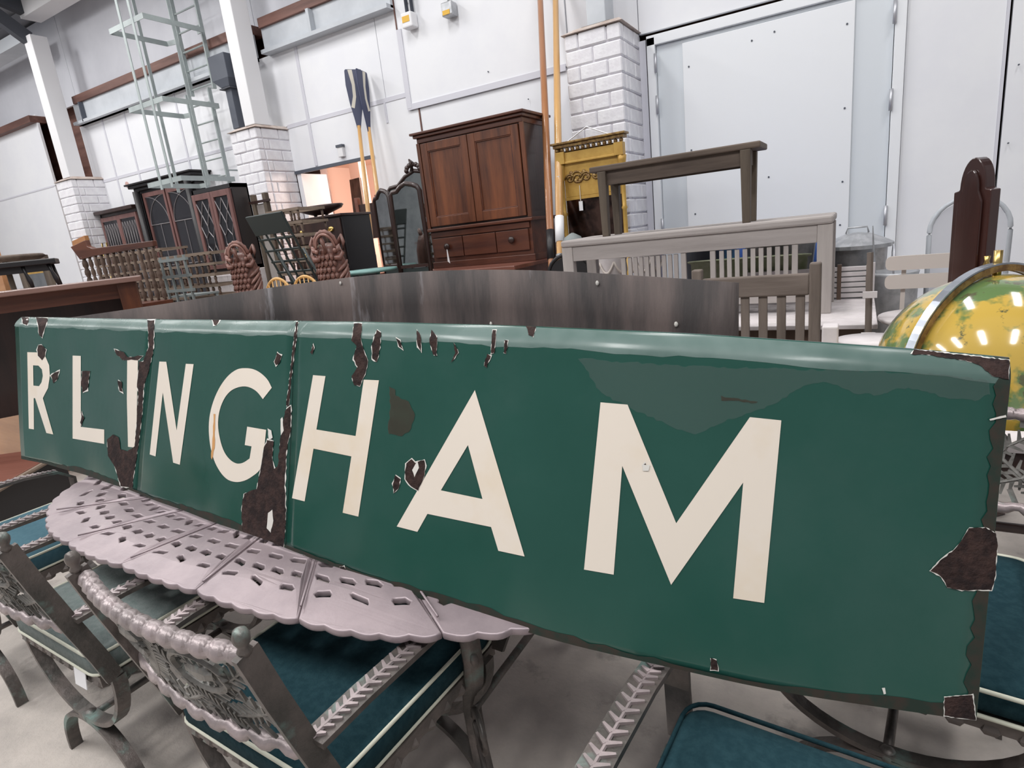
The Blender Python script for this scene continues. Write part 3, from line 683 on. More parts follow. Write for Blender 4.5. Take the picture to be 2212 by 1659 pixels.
MB().tube([Vector((*sup(2*PI*i/60, 0.93), TZ-0.03)) for i in range(60)], 0.012, 6, True).build('apron_ring', M_iron, tb, True)
for sx in (-1, 1):
    for sy in (-1, 1):
        X, Y = sx*0.70, sy*0.34
        prof = [(-0.02, 0.705), (0.03, 0.66), (0.075, 0.58), (0.085, 0.50), (0.05, 0.42), (0.0, 0.35), (-0.03, 0.27), (-0.015, 0.18), (0.04, 0.09), (0.10, 0.035), (0.16, 0.02), (0.19, 0.04)]
        d = Vector((sx*0.75, sy*0.66, 0))
        pts = [Vector((X, Y, z))+d*a for a, z in prof]
        leg = MB().strip(pts, 0.045, 0.016, d.cross(Vector((0, 0, 1)))).tube(pts, 0.011, 8)
        sc = [Vector((X, Y, 0.60))+d*(0.0+0.055*math.cos(t))+Vector((0, 0, 0.055*math.sin(t))) for t in [2*PI*i/16 for i in range(16)]]
        leg.tube(sc, 0.010, 6, True)
        sc = [Vector((X, Y, 0.26))+d*(0.03+0.05*math.cos(t))+Vector((0, 0, 0.05*math.sin(t))) for t in [2*PI*i/16 for i in range(16)]]
        leg.tube(sc, 0.008, 6, True)
        for i in range(2, 10):
            leg.ball(pts[i]+Vector((0, 0, 0.01)), 0.018, 0.012, 0.022, 6, 4)
        leg.build('leg', M_iron, tb, True)
MB().tube([(-0.75, 0, 0.30), (-0.3, 0, 0.34), (0.3, 0, 0.34), (0.75, 0, 0.30)], 0.014, 8).tube([(-0.70, -0.34, 0.30), (-0.70, 0.34, 0.30)], 0.012, 6).tube([(0.70, -0.34, 0.30), (0.70, 0.34, 0.30)], 0.012, 6).build('stretcher', M_iron, tb, True)

def fern(m, pts, wid, nrm, n=14, th=0.006, rib=0.006, lw=0.010):
    """a frond in relief: midrib plus pairs of leaflets"""
    pts = [Vector(p) for p in pts]; nrm = Vector(nrm).normalized(); N = len(pts)-1
    m.tube(pts, [rib*(1-0.45*i/N) for i in range(N+1)], 6)
    for i in range(n):
        t = (i+0.5)/n*N; k = min(int(t), N-1); p = pts[k].lerp(pts[k+1], t-k); d = (pts[k+1]-pts[k]).normalized(); s = d.cross(nrm).normalized()
        w = wid*(0.55+0.45*math.sin(PI*(0.12+0.85*i/n)))
        for sg in (-1, 1):
            m.bar(p, p+s*sg*w+d*w*0.6, lw, th, nrm, lw*0.45, th*0.6)
    return m
def chair_parts(root, cush, group_pale=True):
    # seat
    w, yb, yf, zs = 0.250, -0.225, 0.27, 0.455
    sf = MB()
    for a, b in (((-w, yb, zs-0.02), (w, yb, zs-0.02)), ((-w, yf, zs-0.02), (w, yf, zs-0.02)), ((-w, yb, zs-0.02), (-w, yf, zs-0.02)), ((w, yb, zs-0.02), (w, yf, zs-0.02))):
        a = Vector(a); b = Vector(b); sf.bar(a, b, 0.035, 0.03)
        n = 9; u = (b-a).normalized().cross(Vector((0, 0, 1)))
        for i in range(n): sf.ball(a.lerp(b, (i+0.5)/n)-Vector((0, 0, 0.012)), 0.026, 0.026, 0.020, 6, 4)
    for i in range(5): sf.bar((-w, yb+0.09*(i+0.6), zs-0.02), (w, yb+0.09*(i+0.6), zs-0.02), 0.02, 0.008)
    sf.build('seat_frame', M_iron, root)
    cm = MB(); rings = []
    for ins, z in ((0.012, zs), (0.0, zs+0.006), (0.0, zs+0.056), (0.010, zs+0.064), (0.05, zs+0.071), (0.12, zs+0.075), (0.2, zs+0.076)):
        L = []; rad = max(0.012, 0.047-ins*0.2)
        for sx_, sy_, a0 in ((1, 1, 0), (-1, 1, 90), (-1, -1, 180), (1, -1, 270)):
            ccx = sx_*(w+0.012-ins-rad); ccy = 0.018+sy_*(0.268-ins-rad)
            L += [(x, y, z) for x, y in arc(ccx, ccy, rad, a0, a0+90, 5)]
        rings.append(L)
    n = len(rings[0]); vs = [p for L in rings for p in L]; fs = [tuple(range(n-1, -1, -1)), tuple((len(rings)-1)*n+k for k in range(n))]
    for q in range(len(rings)-1):
        for k in range(n): fs.append((q*n+k, q*n+(k+1) % n, (q+1)*n+(k+1) % n, (q+1)*n+k))
    c = cm.add(vs, fs).build('cushion', cush, root, True)
    for z in (zs+0.060, zs+0.002):
        loop = []
        for cx_, cy_, a0 in ((w-0.035, yf-0.02, 0), (-w+0.035, yf-0.02, 90), (-w+0.035, yb+0.022, 180), (w-0.035, yb+0.022, 270)):
            loop += [(x, y, z) for x, y in arc(cx_, cy_, 0.047, a0, a0+90, 5)]
        MB().tube(loop, 0.0045, 6, True).build('piping', M_piping, c, True)
    # back
    def bk(s, t): return Vector((s*0.278, -0.272-0.035*(1-s*s)-0.055*t, 0.645+0.22*t))
    pts = [bk(-1+2*i/56, 1.0) for i in range(57)]
    rr = [0.0135+0.0045*abs(math.sin(PI*i/56*14)) for i in range(57)]
    tr = MB().tube(pts, rr, 8)
    for i in range(28):
        p = bk(-1+2*(i+0.5)/28, 1.0); tr.ball(p+Vector((0, 0.0, 0.004)), 0.011, 0.017, 0.014, 6, 4, Euler((0, 0, 0.6)).to_matrix())
    tr.build('top_rail', M_ironpale, root, True)
    pts = [bk(-1+2*i/40, 0.0)-Vector((0, 0, 0.016*abs(math.sin(PI*i/40*9)))) for i in range(41)]
    MB().tube(pts, [0.010+0.005*abs(math.sin(PI*i/40*9)) for i in range(41)], 7).build('lower_rail', M_ironpale, root, True)
    la = MB(); nb = (0, 1, 0.25)
    for s0, ctrl in ((-0.95, ((-0.95, 0.05), (-0.75, 0.45), (-0.4, 0.75), (-0.05, 0.9))), (0.95, ((0.95, 0.05), (0.75, 0.45), (0.4, 0.75), (0.05, 0.9))),
                     (0, ((-0.1, 0.05), (0.25, 0.25), (0.55, 0.5), (0.92, 0.88))), (0, ((0.1, 0.05), (-0.25, 0.25), (-0.55, 0.5), (-0.92, 0.88))),
                     (0, ((-0.55, 0.03), (-0.35, 0.2), (-0.15, 0.45), (0.0, 0.8))), (0, ((0.55, 0.03), (0.35, 0.2), (0.15, 0.45), (0.0, 0.8))),
                     (0, ((-0.98, 0.45), (-0.7, 0.2), (-0.35, 0.08), (0.0, 0.05))), (0, ((0.98, 0.45), (0.7, 0.2), (0.35, 0.08), (0.0, 0.05)))):
        c4_ = [bk(*c) for c in ctrl]
        path = []
        for i in range(9):
            t = i/8; A = [c4_[j].lerp(c4_[j+1], t) for j in range(3)]; A = [A[j].lerp(A[j+1], t) for j in range(2)]; path.append(A[0].lerp(A[1], t))
        fern(la, path, 0.030, nb, 16)
    for sc_ in (-0.42, 0.42):
        la.tube([bk(sc_+0.24*math.cos(t), 0.66+0.20*math.sin(t)) for t in [2*PI*i/20 for i in range(20)]], 0.0075, 6, True)
        la.ball(bk(sc_, 0.66), 0.045, 0.010, 0.016, 8, 5)
    for i in range(13):
        s = -0.92+1.84*i/12; la.bar(bk(s, 0.0), bk(s*0.93, 0.16), 0.012, 0.006, nb)
        la.bar(bk(s, 0.86), bk(s, 1.0), 0.012, 0.006, nb)
    la.build('fern_lattice', M_ironlat, root)
    for sg in (-1, 1):
        pts = [(sg*0.285, -0.338, 0.885), (sg*0.285, -0.312, 0.78), (sg*0.285, -0.276, 0.65), (sg*0.288, -0.242, 0.53), (sg*0.285, -0.222, 0.45)]
        MB().strip(pts, 0.014, 0.040, (1, 0, 0)).build('back_post', M_iron, root)
        MB().lathe([(0.009, 0.86), (0.012, 0.868), (0.008, 0.874), (0.013, 0.884), (0.014, 0.893), (0.010, 0.903), (0.002, 0.907)], 10, (sg*0.285, -0.338, 0.020)).build('finial', M_iron, root, True)
        # arm: flat bar with a frond in relief, curling down to the front of the seat
        a = [(sg*0.288, -0.268, 0.655), (sg*0.292, -0.16, 0.662), (sg*0.294, -0.02, 0.660), (sg*0.294, 0.14, 0.655), (sg*0.294, 0.26, 0.635), (sg*0.294, 0.315, 0.59), (sg*0.292, 0.310, 0.52), (sg*0.272, 0.265, 0.44)]
        am = MB().strip(a, 0.052, 0.012, (1, 0, 0)).build('arm', M_iron, root)
        fr = [Vector(p)+Vector((0, 0, 0.008)) for p in a[:5]]
        fern(MB(), fr, 0.022, (0, 0, 1), 26, 0.008, 0.005, 0.009).build('arm_frond', M_ironpale, am)
    # curule legs: a hanging half ring over a standing half ring, front and back
    for y in (-0.215, 0.215):
        up = [(0.285*math.cos(t), y, 0.45+0.235*math.sin(t)) for t in [PI+PI*i/24 for i in range(25)]]
        MB().strip(up, 0.034, 0.014, (0, 1, 0)).build('hanging_ring', M_iron, root)
        lo = [(0.225*math.cos(t), y, 0.205*math.sin(t)**0.9) for t in [PI*i/24 for i in range(25)]]
        MB().strip(lo, 0.034, 0.014, (0, 1, 0)).build('foot_ring', M_iron, root)
        MB().ball((0, y, 0.21), 0.022, 0.02, 0.02).build('boss', M_iron, root, True)
    MB().tube([(0, -0.215, 0.208), (0, 0.215, 0.208)], 0.011, 8).build('stretcher', M_iron, root, True)
M_ironlat = mat('weathered cast fern work', (0.10, 0.095, 0.088), 0.42, 0.35, c2=(0.24, 0.23, 0.215), scale=12, lo=0.42, hi=0.64, bump=0.2, bscale=50, c3=(0.24, 0.33, 0.30), s3=8, lo3=0.60, hi3=0.70)
CH = [(-1.045, 0.785, -0.05, M_cushion, 'cast fern garden chair with dark teal cushion pushed under the pierced table', 'B'),
      (-1.905, 0.795, -0.03, M_cushgrey, 'cast fern garden chair with grey green cushion and white ticket', 'A'),
      (-2.77, 0.82, -0.03, M_cushblue if 'M_cushblue' in globals() else M_cushion, 'cast fern garden chair with blue cushion at the end of the pierced table', 'D'),
      (-0.02, 0.668, -0.07, M_cushion, 'cast fern garden chair with teal cushion standing apart from the table', 'C'),
      (0.12, 1.52, PI-0.12, M_cushion, 'cast fern garden chair facing out behind the right end of the sign', 'E')]
proto = None
for x, y, rz, cu, lab, k in CH:
    if proto is None:
        r = thing('fern_armchair', lab, 'chair', (x, y, 0), rz, 'fern garden chairs'); chair_parts(r, cu); proto = r
    else:
        r = copy_tree(proto); r.location = (x, y, 0); r.rotation_euler = (0, 0, rz); r['label'] = lab
        if cu is not M_cushion:
            for ch in r.children:
                if ch.name.startswith('cushion'):
                    ch.data = ch.data.copy(); ch.data.materials[0] = cu
for ch in list(bpy.data.objects):
    if ch.name.startswith('fern_armchair') and ch['label'].endswith('apart from the table'):
        for q in ch.children:
            if q.name.startswith('cushion'):
                for z in q.children: z.data = z.data.copy(); z.data.materials[0] = M_cushion
tk = thing('price_ticket', 'white paper price ticket hanging below the grey green cushion', 'ticket', (-1.76, 0.545, 0.40), 0.0)
MB().add([(-0.03, -0.012, 0.0), (0.03, -0.012, 0.0), (0.035, -0.006, 0.05), (-0.025, -0.006, 0.05), (-0.03, -0.010, 0.0), (0.03, -0.010, 0.0), (0.035, -0.004, 0.05), (-0.025, -0.004, 0.05)], [(0, 1, 2, 3), (7, 6, 5, 4), (0, 4, 5, 1), (1, 5, 6, 2), (2, 6, 7, 3), (3, 7, 4, 0)]).build('card', M_whiteplain, tk)
MB().tube([(0.005, -0.005, 0.05), (0.005, -0.003, 0.075)], 0.001, 5).build('string', M_whiteplain, tk)
# ================================================================== furniture behind the sign
def table(name, label, cat, x0, x1, y0, y1, zt, m, mleg=None, th=0.035, leg=0.06, apron=0.09, base=0.0, over=0.04, group=None, taper=1.0):
    t = thing(name, label, cat, ((x0+x1)/2, (y0+y1)/2, base), 0, group); w, d, h = (x1-x0)/2, (y1-y0)/2, zt-base; mleg = mleg or m
    bx('table_top', m, t, -w, w, -d, d, h-th, h, bevel=0.006)
    for sx in (-1, 1):
        for sy in (-1, 1):
            X, Y = sx*(w-over-leg/2), sy*(d-over-leg/2)
            MB().bar((X, Y, 0), (X, Y, h-th), leg*taper, leg*taper, (0, 1, 0), leg, leg).build('leg', mleg, t, bevel=0.004)
    if apron:
        a, b = w-over-leg, d-over-leg
        for sy in (-1, 1): bx('apron', m, t, -a, a, sy*(d-over-leg/2)-0.011, sy*(d-over-leg/2)+0.011, h-th-apron, h-th)
        for sx in (-1, 1): bx('apron', m, t, sx*(w-over-leg/2)-0.011, sx*(w-over-leg/2)+0.011, -b, b, h-th-apron, h-th)
    return t
# staging that carries the stacked pieces
for x0, x1 in ((-9.7, -7.75), (-7.7, -5.75), (-5.7, -3.5)):
    table('trestle_table', 'plain brown trestle table hidden under the stacked furniture', 'table', x0, x1, 3.15, 4.90 if x0 < -6 else 4.82, 0.72, M_oak, M_oakz, group='trestle tables under the stock')
# ---- linen press on a mahogany table
table('mahogany_table', 'red mahogany table carrying the linen press', 'table', -4.195, -2.82, 4.98, 6.12, 1.12, M_redwood, M_mahog, 0.04, 0.08, 0.11)
lp = thing('linen_press', 'mahogany linen press with two panelled doors above short drawers', 'wardrobe', (-3.51, 5.5, 1.12))
MB().box(-0.655, 0.655, 0.0, 0.56, 0.0, 0.07).build('plinth', M_mahogx, lp, bevel=0.006)
MB().box(-0.635, 0.635, 0.015, 0.55, 0.07, 0.40).build('base_carcase', M_mahogx, lp)
MB().box(-0.67, 0.67, -0.03, 0.57, 0.40, 0.435).build('ledge_moulding', M_mahogx, lp, bevel=0.008)
MB().box(-0.635, 0.635, 0.02, 0.545, 0.435, 1.36).build('upper_carcase', M_darkwood, lp)
MB().box(-0.645, 0.645, 0.0, 0.55, 1.33, 1.38).box(-0.67, 0.67, -0.03, 0.56, 1.38, 1.41).box(-0.695, 0.695, -0.055, 0.57, 1.41, 1.435).build('cornice', M_mahogx, lp, bevel=0.006)
for sx in (-1, 1):
    a, b = (-0.60, -0.004) if sx < 0 else (0.004, 0.60)
    dr = MB().box(a, a+0.085, -0.01, 0.02, 0.455, 1.32).box(b-0.085, b, -0.01, 0.02, 0.455, 1.32).box(a+0.085, b-0.085, -0.01, 0.02, 0.455, 0.55).box(a+0.085, b-0.085, -0.01, 0.02, 1.235, 1.32).build('door', M_mahog, lp, bevel=0.004)
    bx('panel', M_mahog, dr, a+0.08, b-0.08, 0.006, 0.018, 0.545, 1.24)
    p = MB()
    for q in ((a+0.085, b-0.085, 0.548, 0.56), (a+0.085, b-0.085, 1.225, 1.237)): p.box(q[0], q[1], -0.004, 0.01, q[2], q[3])
    for q in (a+0.085, b-0.097): p.box(q, q+0.012, -0.004, 0.01, 0.56, 1.225)
    p.build('panel_moulding', M_mahogx, dr, bevel=0.003)
    MB().box(sx*0.635-0.02, sx*0.635+0.02, -0.004, 0.02, 0.44, 1.33).build('stile', M_mahog, lp)
MB().box(-0.62, 0.62, -0.004, 0.015, 0.335, 0.395).build('frieze_rail', M_mahogx, lp, bevel=0.003)
for a, b, kn in ((-0.60, -0.215, -0.41), (-0.205, 0.205, None), (0.215, 0.60, 0.41)):
    dw = bx('drawer', M_mahogx, lp, a, b, -0.006, 0.016, 0.115, 0.325, bevel=0.004)
    if kn: MB().lathe([(0.012, 0), (0.012, 0.012), (0.034, 0.02), (0.036, 0.032), (0.02, 0.042), (0.004, 0.045)], 14).build('knob', M_darkwood, dw, True)
    if kn:
        k = dw.children[0]; k.rotation_euler = (PI/2, 0, 0); k.location = (kn, -0.006, 0.23)
tg = thing('paper_tag', 'white paper tag hanging from a drawer knob of the linen press', 'tag', (-3.90, 5.44, 1.19))
MB().add([(-0.012, -0.002, 0), (0.016, -0.002, -0.02), (0.002, -0.002, 0.13), (-0.006, -0.002, 0.13), (-0.012, 0.002, 0), (0.016, 0.002, -0.02), (0.002, 0.002, 0.13), (-0.006, 0.002, 0.13)], [(0, 1, 2, 3), (7, 6, 5, 4), (0, 4, 5, 1), (1, 5, 6, 2), (2, 6, 7, 3), (3, 7, 4, 0)]).build('tag_card', M_whiteplain, tg)
# ---- oars
def oar(name, lab, P0, P1, m, r, blade, parts, group, tw=0.0):
    t = thing(name, lab, 'oar', P0, 0, group); d = Vector(P1)-Vector(P0); L = d.length
    zz = d.normalized(); mid = Vector(P1); yy = mid-EYE; yy = (yy-zz*yy.dot(zz)).normalized(); xx = yy.cross(zz)
    t.rotation_mode = 'QUATERNION'; t.rotation_quaternion = (Matrix((xx, yy, zz)).transposed() @ Matrix.Rotation(tw, 3, 'Z')).to_quaternion()
    MB().tube([(0, 0, 0), (0, 0, 0.35), (0, 0, L*0.45), (0, 0, L-blade*0.9)], [r*0.75, r*0.8, r*1.1, r*0.8], 12).build('shaft', m, t, True)
    for nm, z0, z1, mm, k in parts: MB().tube([(0, 0, z0), (0, 0, z1)], r*k, 12).build(nm, mm, t, True)
    return t, L
def blade(t, L, bl, w, sgn_):
    m = MB(); out = [(0.020, 0), (0.05, bl*0.22), (w*0.75, bl*0.45), (w, bl*0.75), (w*0.98, bl-0.02), (w*0.88, bl)]
    pl = [(a, b) for a, b in out]+[(-a, b) for a, b in out[::-1]]
    b = m.prism(pl, (0, 0.008, L-bl), (1, 0, 0), (0, 0, 1), 0.016).build('blade', M_navy, t, bevel=0.004)
    st = [(-w*0.62, bl*0.99), (-w*0.12, bl*0.99), (w*0.05, bl*0.75), (w*0.05, bl*0.55), (-w*0.25, bl*0.36), (-w*0.62, bl*0.38), (-w*0.30, bl*0.56), (-w*0.30, bl*0.75)]
    if sgn_ < 0: st = [(-a, b_) for a, b_ in st]
    MB().prism(st, (0, 0.0095, L-bl), (1, 0, 0), (0, 0, 1), 0.019).build('white_stripe', M_cream, b)
a0 = OY(808, 575, 6.30); a1 = OY(762, 150, 6.64); dd = (a1-a0)*(a0.z/(a1.z-a0.z)); f0 = a0-dd
t, L = oar('sculling_oar', 'long oar with navy blade and white curved stripe, green collar and black sleeve', f0, a1, M_oarpale, 0.030, 0.80, [], 'oars leaning on the white boards')
blade(t, L, 0.78, 0.115, 1)
zc = (Vector(OY(806, 555, 6.31))-f0).length
MB().tube([(0, 0, zc-0.03), (0, 0, zc+0.03)], 0.046, 14).build('collar', M_teal2 if 'M_teal2' in globals() else M_teal, t, True); MB().tube([(0, 0, zc-0.55), (0, 0, zc-0.03)], 0.037, 12).build('sleeve', M_black, t, True)
a0 = OY(817, 430, 6.45); a1 = OY(780, 152, 6.62); dd = (a1-a0)*(a0.z/(a1.z-a0.z)); f0 = a0-dd
t, L = oar('sculling_oar', 'second navy bladed oar, standing behind its pair beside the folding mirror', f0, a1, M_oarpale, 0.030, 0.80, [], 'oars leaning on the white boards', 0.9)
blade(t, L, 0.80, 0.11, -1)
for (pa, pb, m, lab, parts) in (((1191, 555), (1167, 0), M_oarbrown, 'tall brown varnished oar shaft with black sleeve leaning beside the press', [('sleeve', 1.25, 1.55, M_black, 1.18)]),
                                ((1210, 555), (1200, 0), M_oarpale, 'tall pale varnished oar shaft with white tape leaning beside the press', [('white_tape', 1.42, 1.68, M_whiteplain, 1.25), ('grey_band', 1.24, 1.29, M_zinc, 1.15)])):
    a0 = OY(*pa, 5.30); a1 = OY(*pb, 6.45); dd = (a1-a0)*(a0.z/(a1.z-a0.z)); f0 = a0-dd; top = a1+(a1-a0)*0.16
    t, L = oar('oar_shaft', lab, f0, top, m, 0.036, 0.0, parts, None)
tg = thing('paper_tag', 'white paper tag tied to the pale oar shaft', 'tag', OY(1203, 385, 5.60))
MB().prism([(-0.02, -0.05), (0.015, -0.035), (0.025, 0.02), (-0.005, 0.015)], (0, 0, 0), (1, 0, 0), (0, 0, 1), 0.003).build('tag_card', M_whiteplain, tg)
# ---- gilt pier mirror
gm = thing('gilt_pier_mirror', 'ochre gilt pier mirror with ball cornice and carved scroll frieze', 'mirror', (-2.27, 5.74, 0))
MB().box(-0.30, 0.30, 0.0, 0.03, 0.25, 2.14).build('backboard', M_giltdark, gm)
MB().box(-0.29, 0.29, -0.03, 0.0, 1.70, 2.02).build('frieze_panel', M_gilt, gm, bevel=0.004)
MB().box(-0.33, 0.33, -0.055, 0.0, 2.03, 2.12).box(-0.33, 0.33, -0.065, 0.0, 2.015, 2.035).build('frieze', M_gilt, gm, bevel=0.004)
MB().box(-0.36, 0.36, -0.09, 0.02, 2.165, 2.195).box(-0.38, 0.38, -0.11, 0.02, 2.195, 2.215).build('cornice', M_giltdark, gm, bevel=0.004)
for i in range(13): MB().ball((-0.33+0.66*i/12, -0.06, 2.145), 0.020).build('cornice_ball', M_giltdark, gm, True)
for sx in (-1, 1):
    c = (sx*0.315, -0.03, 0)
    MB().lathe([(0.020, 0.3), (0.024, 0.8), (0.030, 1.02), (0.022, 1.03), (0.022, 1.25), (0.030, 1.27), (0.022, 1.29), (0.021, 1.52), (0.030, 1.54), (0.021, 1.56), (0.022, 1.86), (0.034, 1.88), (0.026, 1.90), (0.040, 1.97), (0.045, 2.015)], 12, c).build('pilaster', M_gilt, gm, True)
    MB().box(sx*0.30-0.045, sx*0.30+0.045, -0.075, 0.0, 2.015, 2.13).build('capital_block', M_gilt, gm, bevel=0.004)
cv = MB()
for sx in (-1, 1):
    for cx_, r0 in ((0.055, 0.055), (0.145, 0.075), (0.225, 0.05)):
        cv.tube([(sx*(cx_+r0*(1-i/22)*math.cos(i*0.62)), -0.036, 1.875+r0*0.9*(1-i/22)*math.sin(i*0.62)*(1 if cx_ != 0.13 else -1)) for i in range(18)], 0.010, 5)
    for i in range(5): cv.ball((sx*(0.03+0.045*i), -0.036, 1.875+0.05*math.sin(i*1.9)), 0.022, 0.010, 0.022, 6, 4)
cv.build('carved_scrolls', M_giltdark, gm, True)
MB().box(-0.285, 0.285, -0.012, 0.0, 0.40, 1.67).build('glass', M_mirrordark, gm); [bx('glass_rail', M_gilt, gm, -0.29, 0.29, -0.03, 0.0, q, q+0.03) for q in (1.67, 0.37)]
MB().box(-0.38, 0.38, -0.09, 0.05, 0.0, 0.25).build('foot', M_gilt, gm, bevel=0.006)
MB().tube([(-0.25, -0.02, 2.21), (-0.04, 0.03, 2.33), (0.22, -0.02, 2.21)], 0.006, 6).build('hanging_wire', M_steel, gm)
for pxy, nm in (((1252, 405), 'long string'), ((1327, 430), 'short string')):
    P = OY(*pxy, 5.70); t = thing('paper_tag', 'white paper tag on a %s in front of the gilt mirror glass' % nm, 'tag', P)
    MB().box(-0.02, 0.02, -0.002, 0.002, -0.22 if nm[0] == 'l' else -0.15, -0.13 if nm[0] == 'l' else -0.06).build('tag_card', M_whiteplain, t); MB().tube([(0, 0, -0.13), (0, 0, 0.02)], 0.004 if nm[0] == 'l' else 0.002, 5).build('string', M_cream, t)
# ---- garden table with the grey bench and the oak bench stacked on it
wt = thing('white_garden_table', 'white painted slatted garden table under the silvered bench', 'table', (-0.93, 3.98, 0))
for i in range(9): bx('slat', M_white_p, wt, -1.03, 1.03, -0.46+i*0.103, -0.46+i*0.103+0.092, 0.755, 0.78, bevel=0.004)
for sx in (-1, 1):
    for sy in (-1, 1): bx('leg', M_slatz, wt, sx*0.94-0.03, sx*0.94+0.03, sy*0.38-0.03, sy*0.38+0.03, 0, 0.755)
for sy in (-1, 1): bx('apron', M_slatz, wt, -0.91, 0.91, sy*0.40-0.012, sy*0.40+0.012, 0.67, 0.755)
lv = thing('louvre_panel', 'white slatted louvre panel standing on the garden table behind the silvered bench', 'panel', (-0.30, 4.415, 0.78))
for i in range(6): bx('louvre_slat', M_white_p, lv, -0.36, 0.36, -0.012, 0.012, 0.012+i*0.034, 0.012+i*0.034+0.026, bevel=0.003)
for x in (-0.37, 0.20, 0.385): bx('stile', M_slatz if x == 0.20 else M_white_p, lv, x-0.012, x+0.012, -0.016, 0.016, 0, 0.225)
gb = thing('silvered_bench', 'long silvered teak bench with two groups of slats, on the white table', 'bench', (-0.965, 4.12, 0.78))
ZT = 0.555
bx('bench_top', M_grey_teak, gb, -0.84, 0.84, -0.25, 0.36, ZT-0.045, ZT, bevel=0.012)
for y in (-0.235, 0.225): bx('apron', M_grey_teak, gb, -0.76, 0.76, y, y+0.03, ZT-0.145, ZT-0.045, bevel=0.003)
for sx in (-1, 1):
    for y in (-0.24, 0.19): bx('leg', M_grey_teakz, gb, sx*0.80-0.04, sx*0.80+0.04, y, y+0.06, 0, ZT-0.045, bevel=0.005)
bx('lower_rail', M_grey_teak, gb, -0.76, 0.76, -0.225, -0.20, 0.07, 0.13)
for x in (-0.40, 0.0, 0.18, 0.645): bx('upright', M_grey_teakz, gb, x-0.016, x+0.016, -0.23, -0.205, 0.13, ZT-0.145, bevel=0.003)
for g0, g1 in ((-0.375, -0.03), (0.21, 0.62)):
    for i in range(9):
        x = g0+(g1-g0)*(i+0.5)/9; bx('slat', M_grey_teakz, gb, x-0.013, x+0.013, -0.226, -0.212, 0.13, ZT-0.15)
ob = thing('oak_bench', 'small dark weathered oak bench stacked on top of the silvered bench', 'bench', (-1.055, 4.12, 1.335))
bx('bench_top', M_oak, ob, -0.54, 0.54, -0.15, 0.16, 0.425, 0.462, bevel=0.008)
for sx in (-1, 1):
    for y, dy in ((-0.12, 0.0), (0.12, 0.0)): MB().bar((sx*0.455, y, 0), (sx*0.455, y, 0.425), 0.045, 0.045, (0, 1, 0), 0.06, 0.06).build('leg', M_oakz, ob, bevel=0.004)
    bx('side_apron', M_oak, ob, sx*0.455-0.012, sx*0.455+0.012, -0.10, 0.10, 0.34, 0.425)
for y in (-0.125, 0.105): bx('apron', M_oak, ob, -0.43, 0.43, y, y+0.02, 0.335, 0.425)
# ---- weathered garden chair with its back to us
wc = thing('teak_chair', 'weathered brown teak garden chair with slatted back beside the silvered bench', 'chair', (-0.455, 3.25, 0))
for sx in (-1, 1):
    bx('back_post', M_teak, wc, sx*0.28-0.026, sx*0.28+0.026, -0.03, 0.03, 0, 1.14, bevel=0.008)
    bx('front_leg', M_teak, wc, sx*0.28-0.026, sx*0.28+0.026, 0.42, 0.47, 0, 0.62, bevel=0.006)
    bx('arm', M_teakx, wc, sx*0.28-0.035, sx*0.28+0.035, 0.03, 0.50, 0.62, 0.645, bevel=0.006)
bx('top_rail', M_teakx, wc, -0.255, 0.255, -0.022, 0.022, 0.985, 1.09, bevel=0.008); bx('lower_rail', M_teakx, wc, -0.255, 0.255, -0.02, 0.02, 0.48, 0.54)
for i in range(6): x = -0.215+i*0.086; bx('back_slat', M_teak, wc, x-0.021, x+0.021, -0.009, 0.009, 0.54, 0.985, bevel=0.003)
for i in range(5): bx('seat_slat', M_teakx, wc, -0.25, 0.25, 0.05+i*0.085, 0.05+i*0.085+0.07, 0.42, 0.44)
# ---- things on the floor behind and under the benches
bc = thing('blue_storage_crate', 'bright blue plastic crate with lid behind the silvered bench', 'crate', (-0.78, 5.45, 0))
MB().box(-0.50, 0.52, -0.3, 0.3, 0, 1.20).build('body', M_blue, bc, bevel=0.03); MB().box(-0.53, 0.55, -0.33, 0.33, 1.20, 1.295).build('lid', M_blue, bc, bevel=0.02)
for i in range(5): bx('rib', M_blue, bc, -0.42+i*0.2, -0.39+i*0.2, -0.325, -0.30, 0.1, 1.18)
def tub(name, lab, cat, c, rx, ry, z0, z1, m, hand=True, hm=None):
    t = thing(name, lab, cat, c); s = ry/rx
    MB().lathe([(rx*0.78, z0), (rx*0.82, z0+0.01), (rx*0.97, z1-0.02), (rx*1.03, z1-0.012), (rx*1.03, z1), (rx*0.98, z1), (rx*0.94, z1-0.02), (rx*0.75, z0+0.03), (0.01, z0+0.03)], 28, (0, 0, 0), 1, s).build('basin', m, t, True)
    if hand:
        for sx in (-1, 1): MB().tube([(sx*(rx*1.0+0.07*math.sin(q)), -0.07*math.cos(q), z1-0.03) for q in [PI*i/8 for i in range(9)]], 0.009, 6).build('handle', hm or m, t, True)
    return t
table('potting_table', 'low brown table under the zinc bath behind the silvered bench', 'table', -1.35, -0.24, 4.62, 5.08, 0.80, M_oak)
tub('zinc_bath', 'oval zinc bath with loop handles behind the bench slats', 'bath', (-0.50, 4.85, 0.80), 0.25, 0.19, 0, 0.40, M_zinc)
tub('green_trough', 'mossy green metal trough below the zinc bath rim', 'trough', (-0.68, 4.52, 0.0), 0.40, 0.07, 0.0, 1.08, M_moss, False)
cs = thing('coal_scuttle', 'dark blue black conical bucket with loop handle between the slat groups', 'bucket', (-1.06, 4.84, 0.80))
MB().lathe([(0.08, 0), (0.09, 0.01), (0.155, 0.40), (0.16, 0.41), (0.145, 0.40), (0.08, 0.03), (0.01, 0.03)], 20).build('body', M_slate, cs, True)
MB().tube([(0.155*math.cos(q), -0.03, 0.38+0.09*math.sin(q)) for q in [PI*i/12 for i in range(13)]], 0.009, 6).build('handle', M_zinc, cs, True)
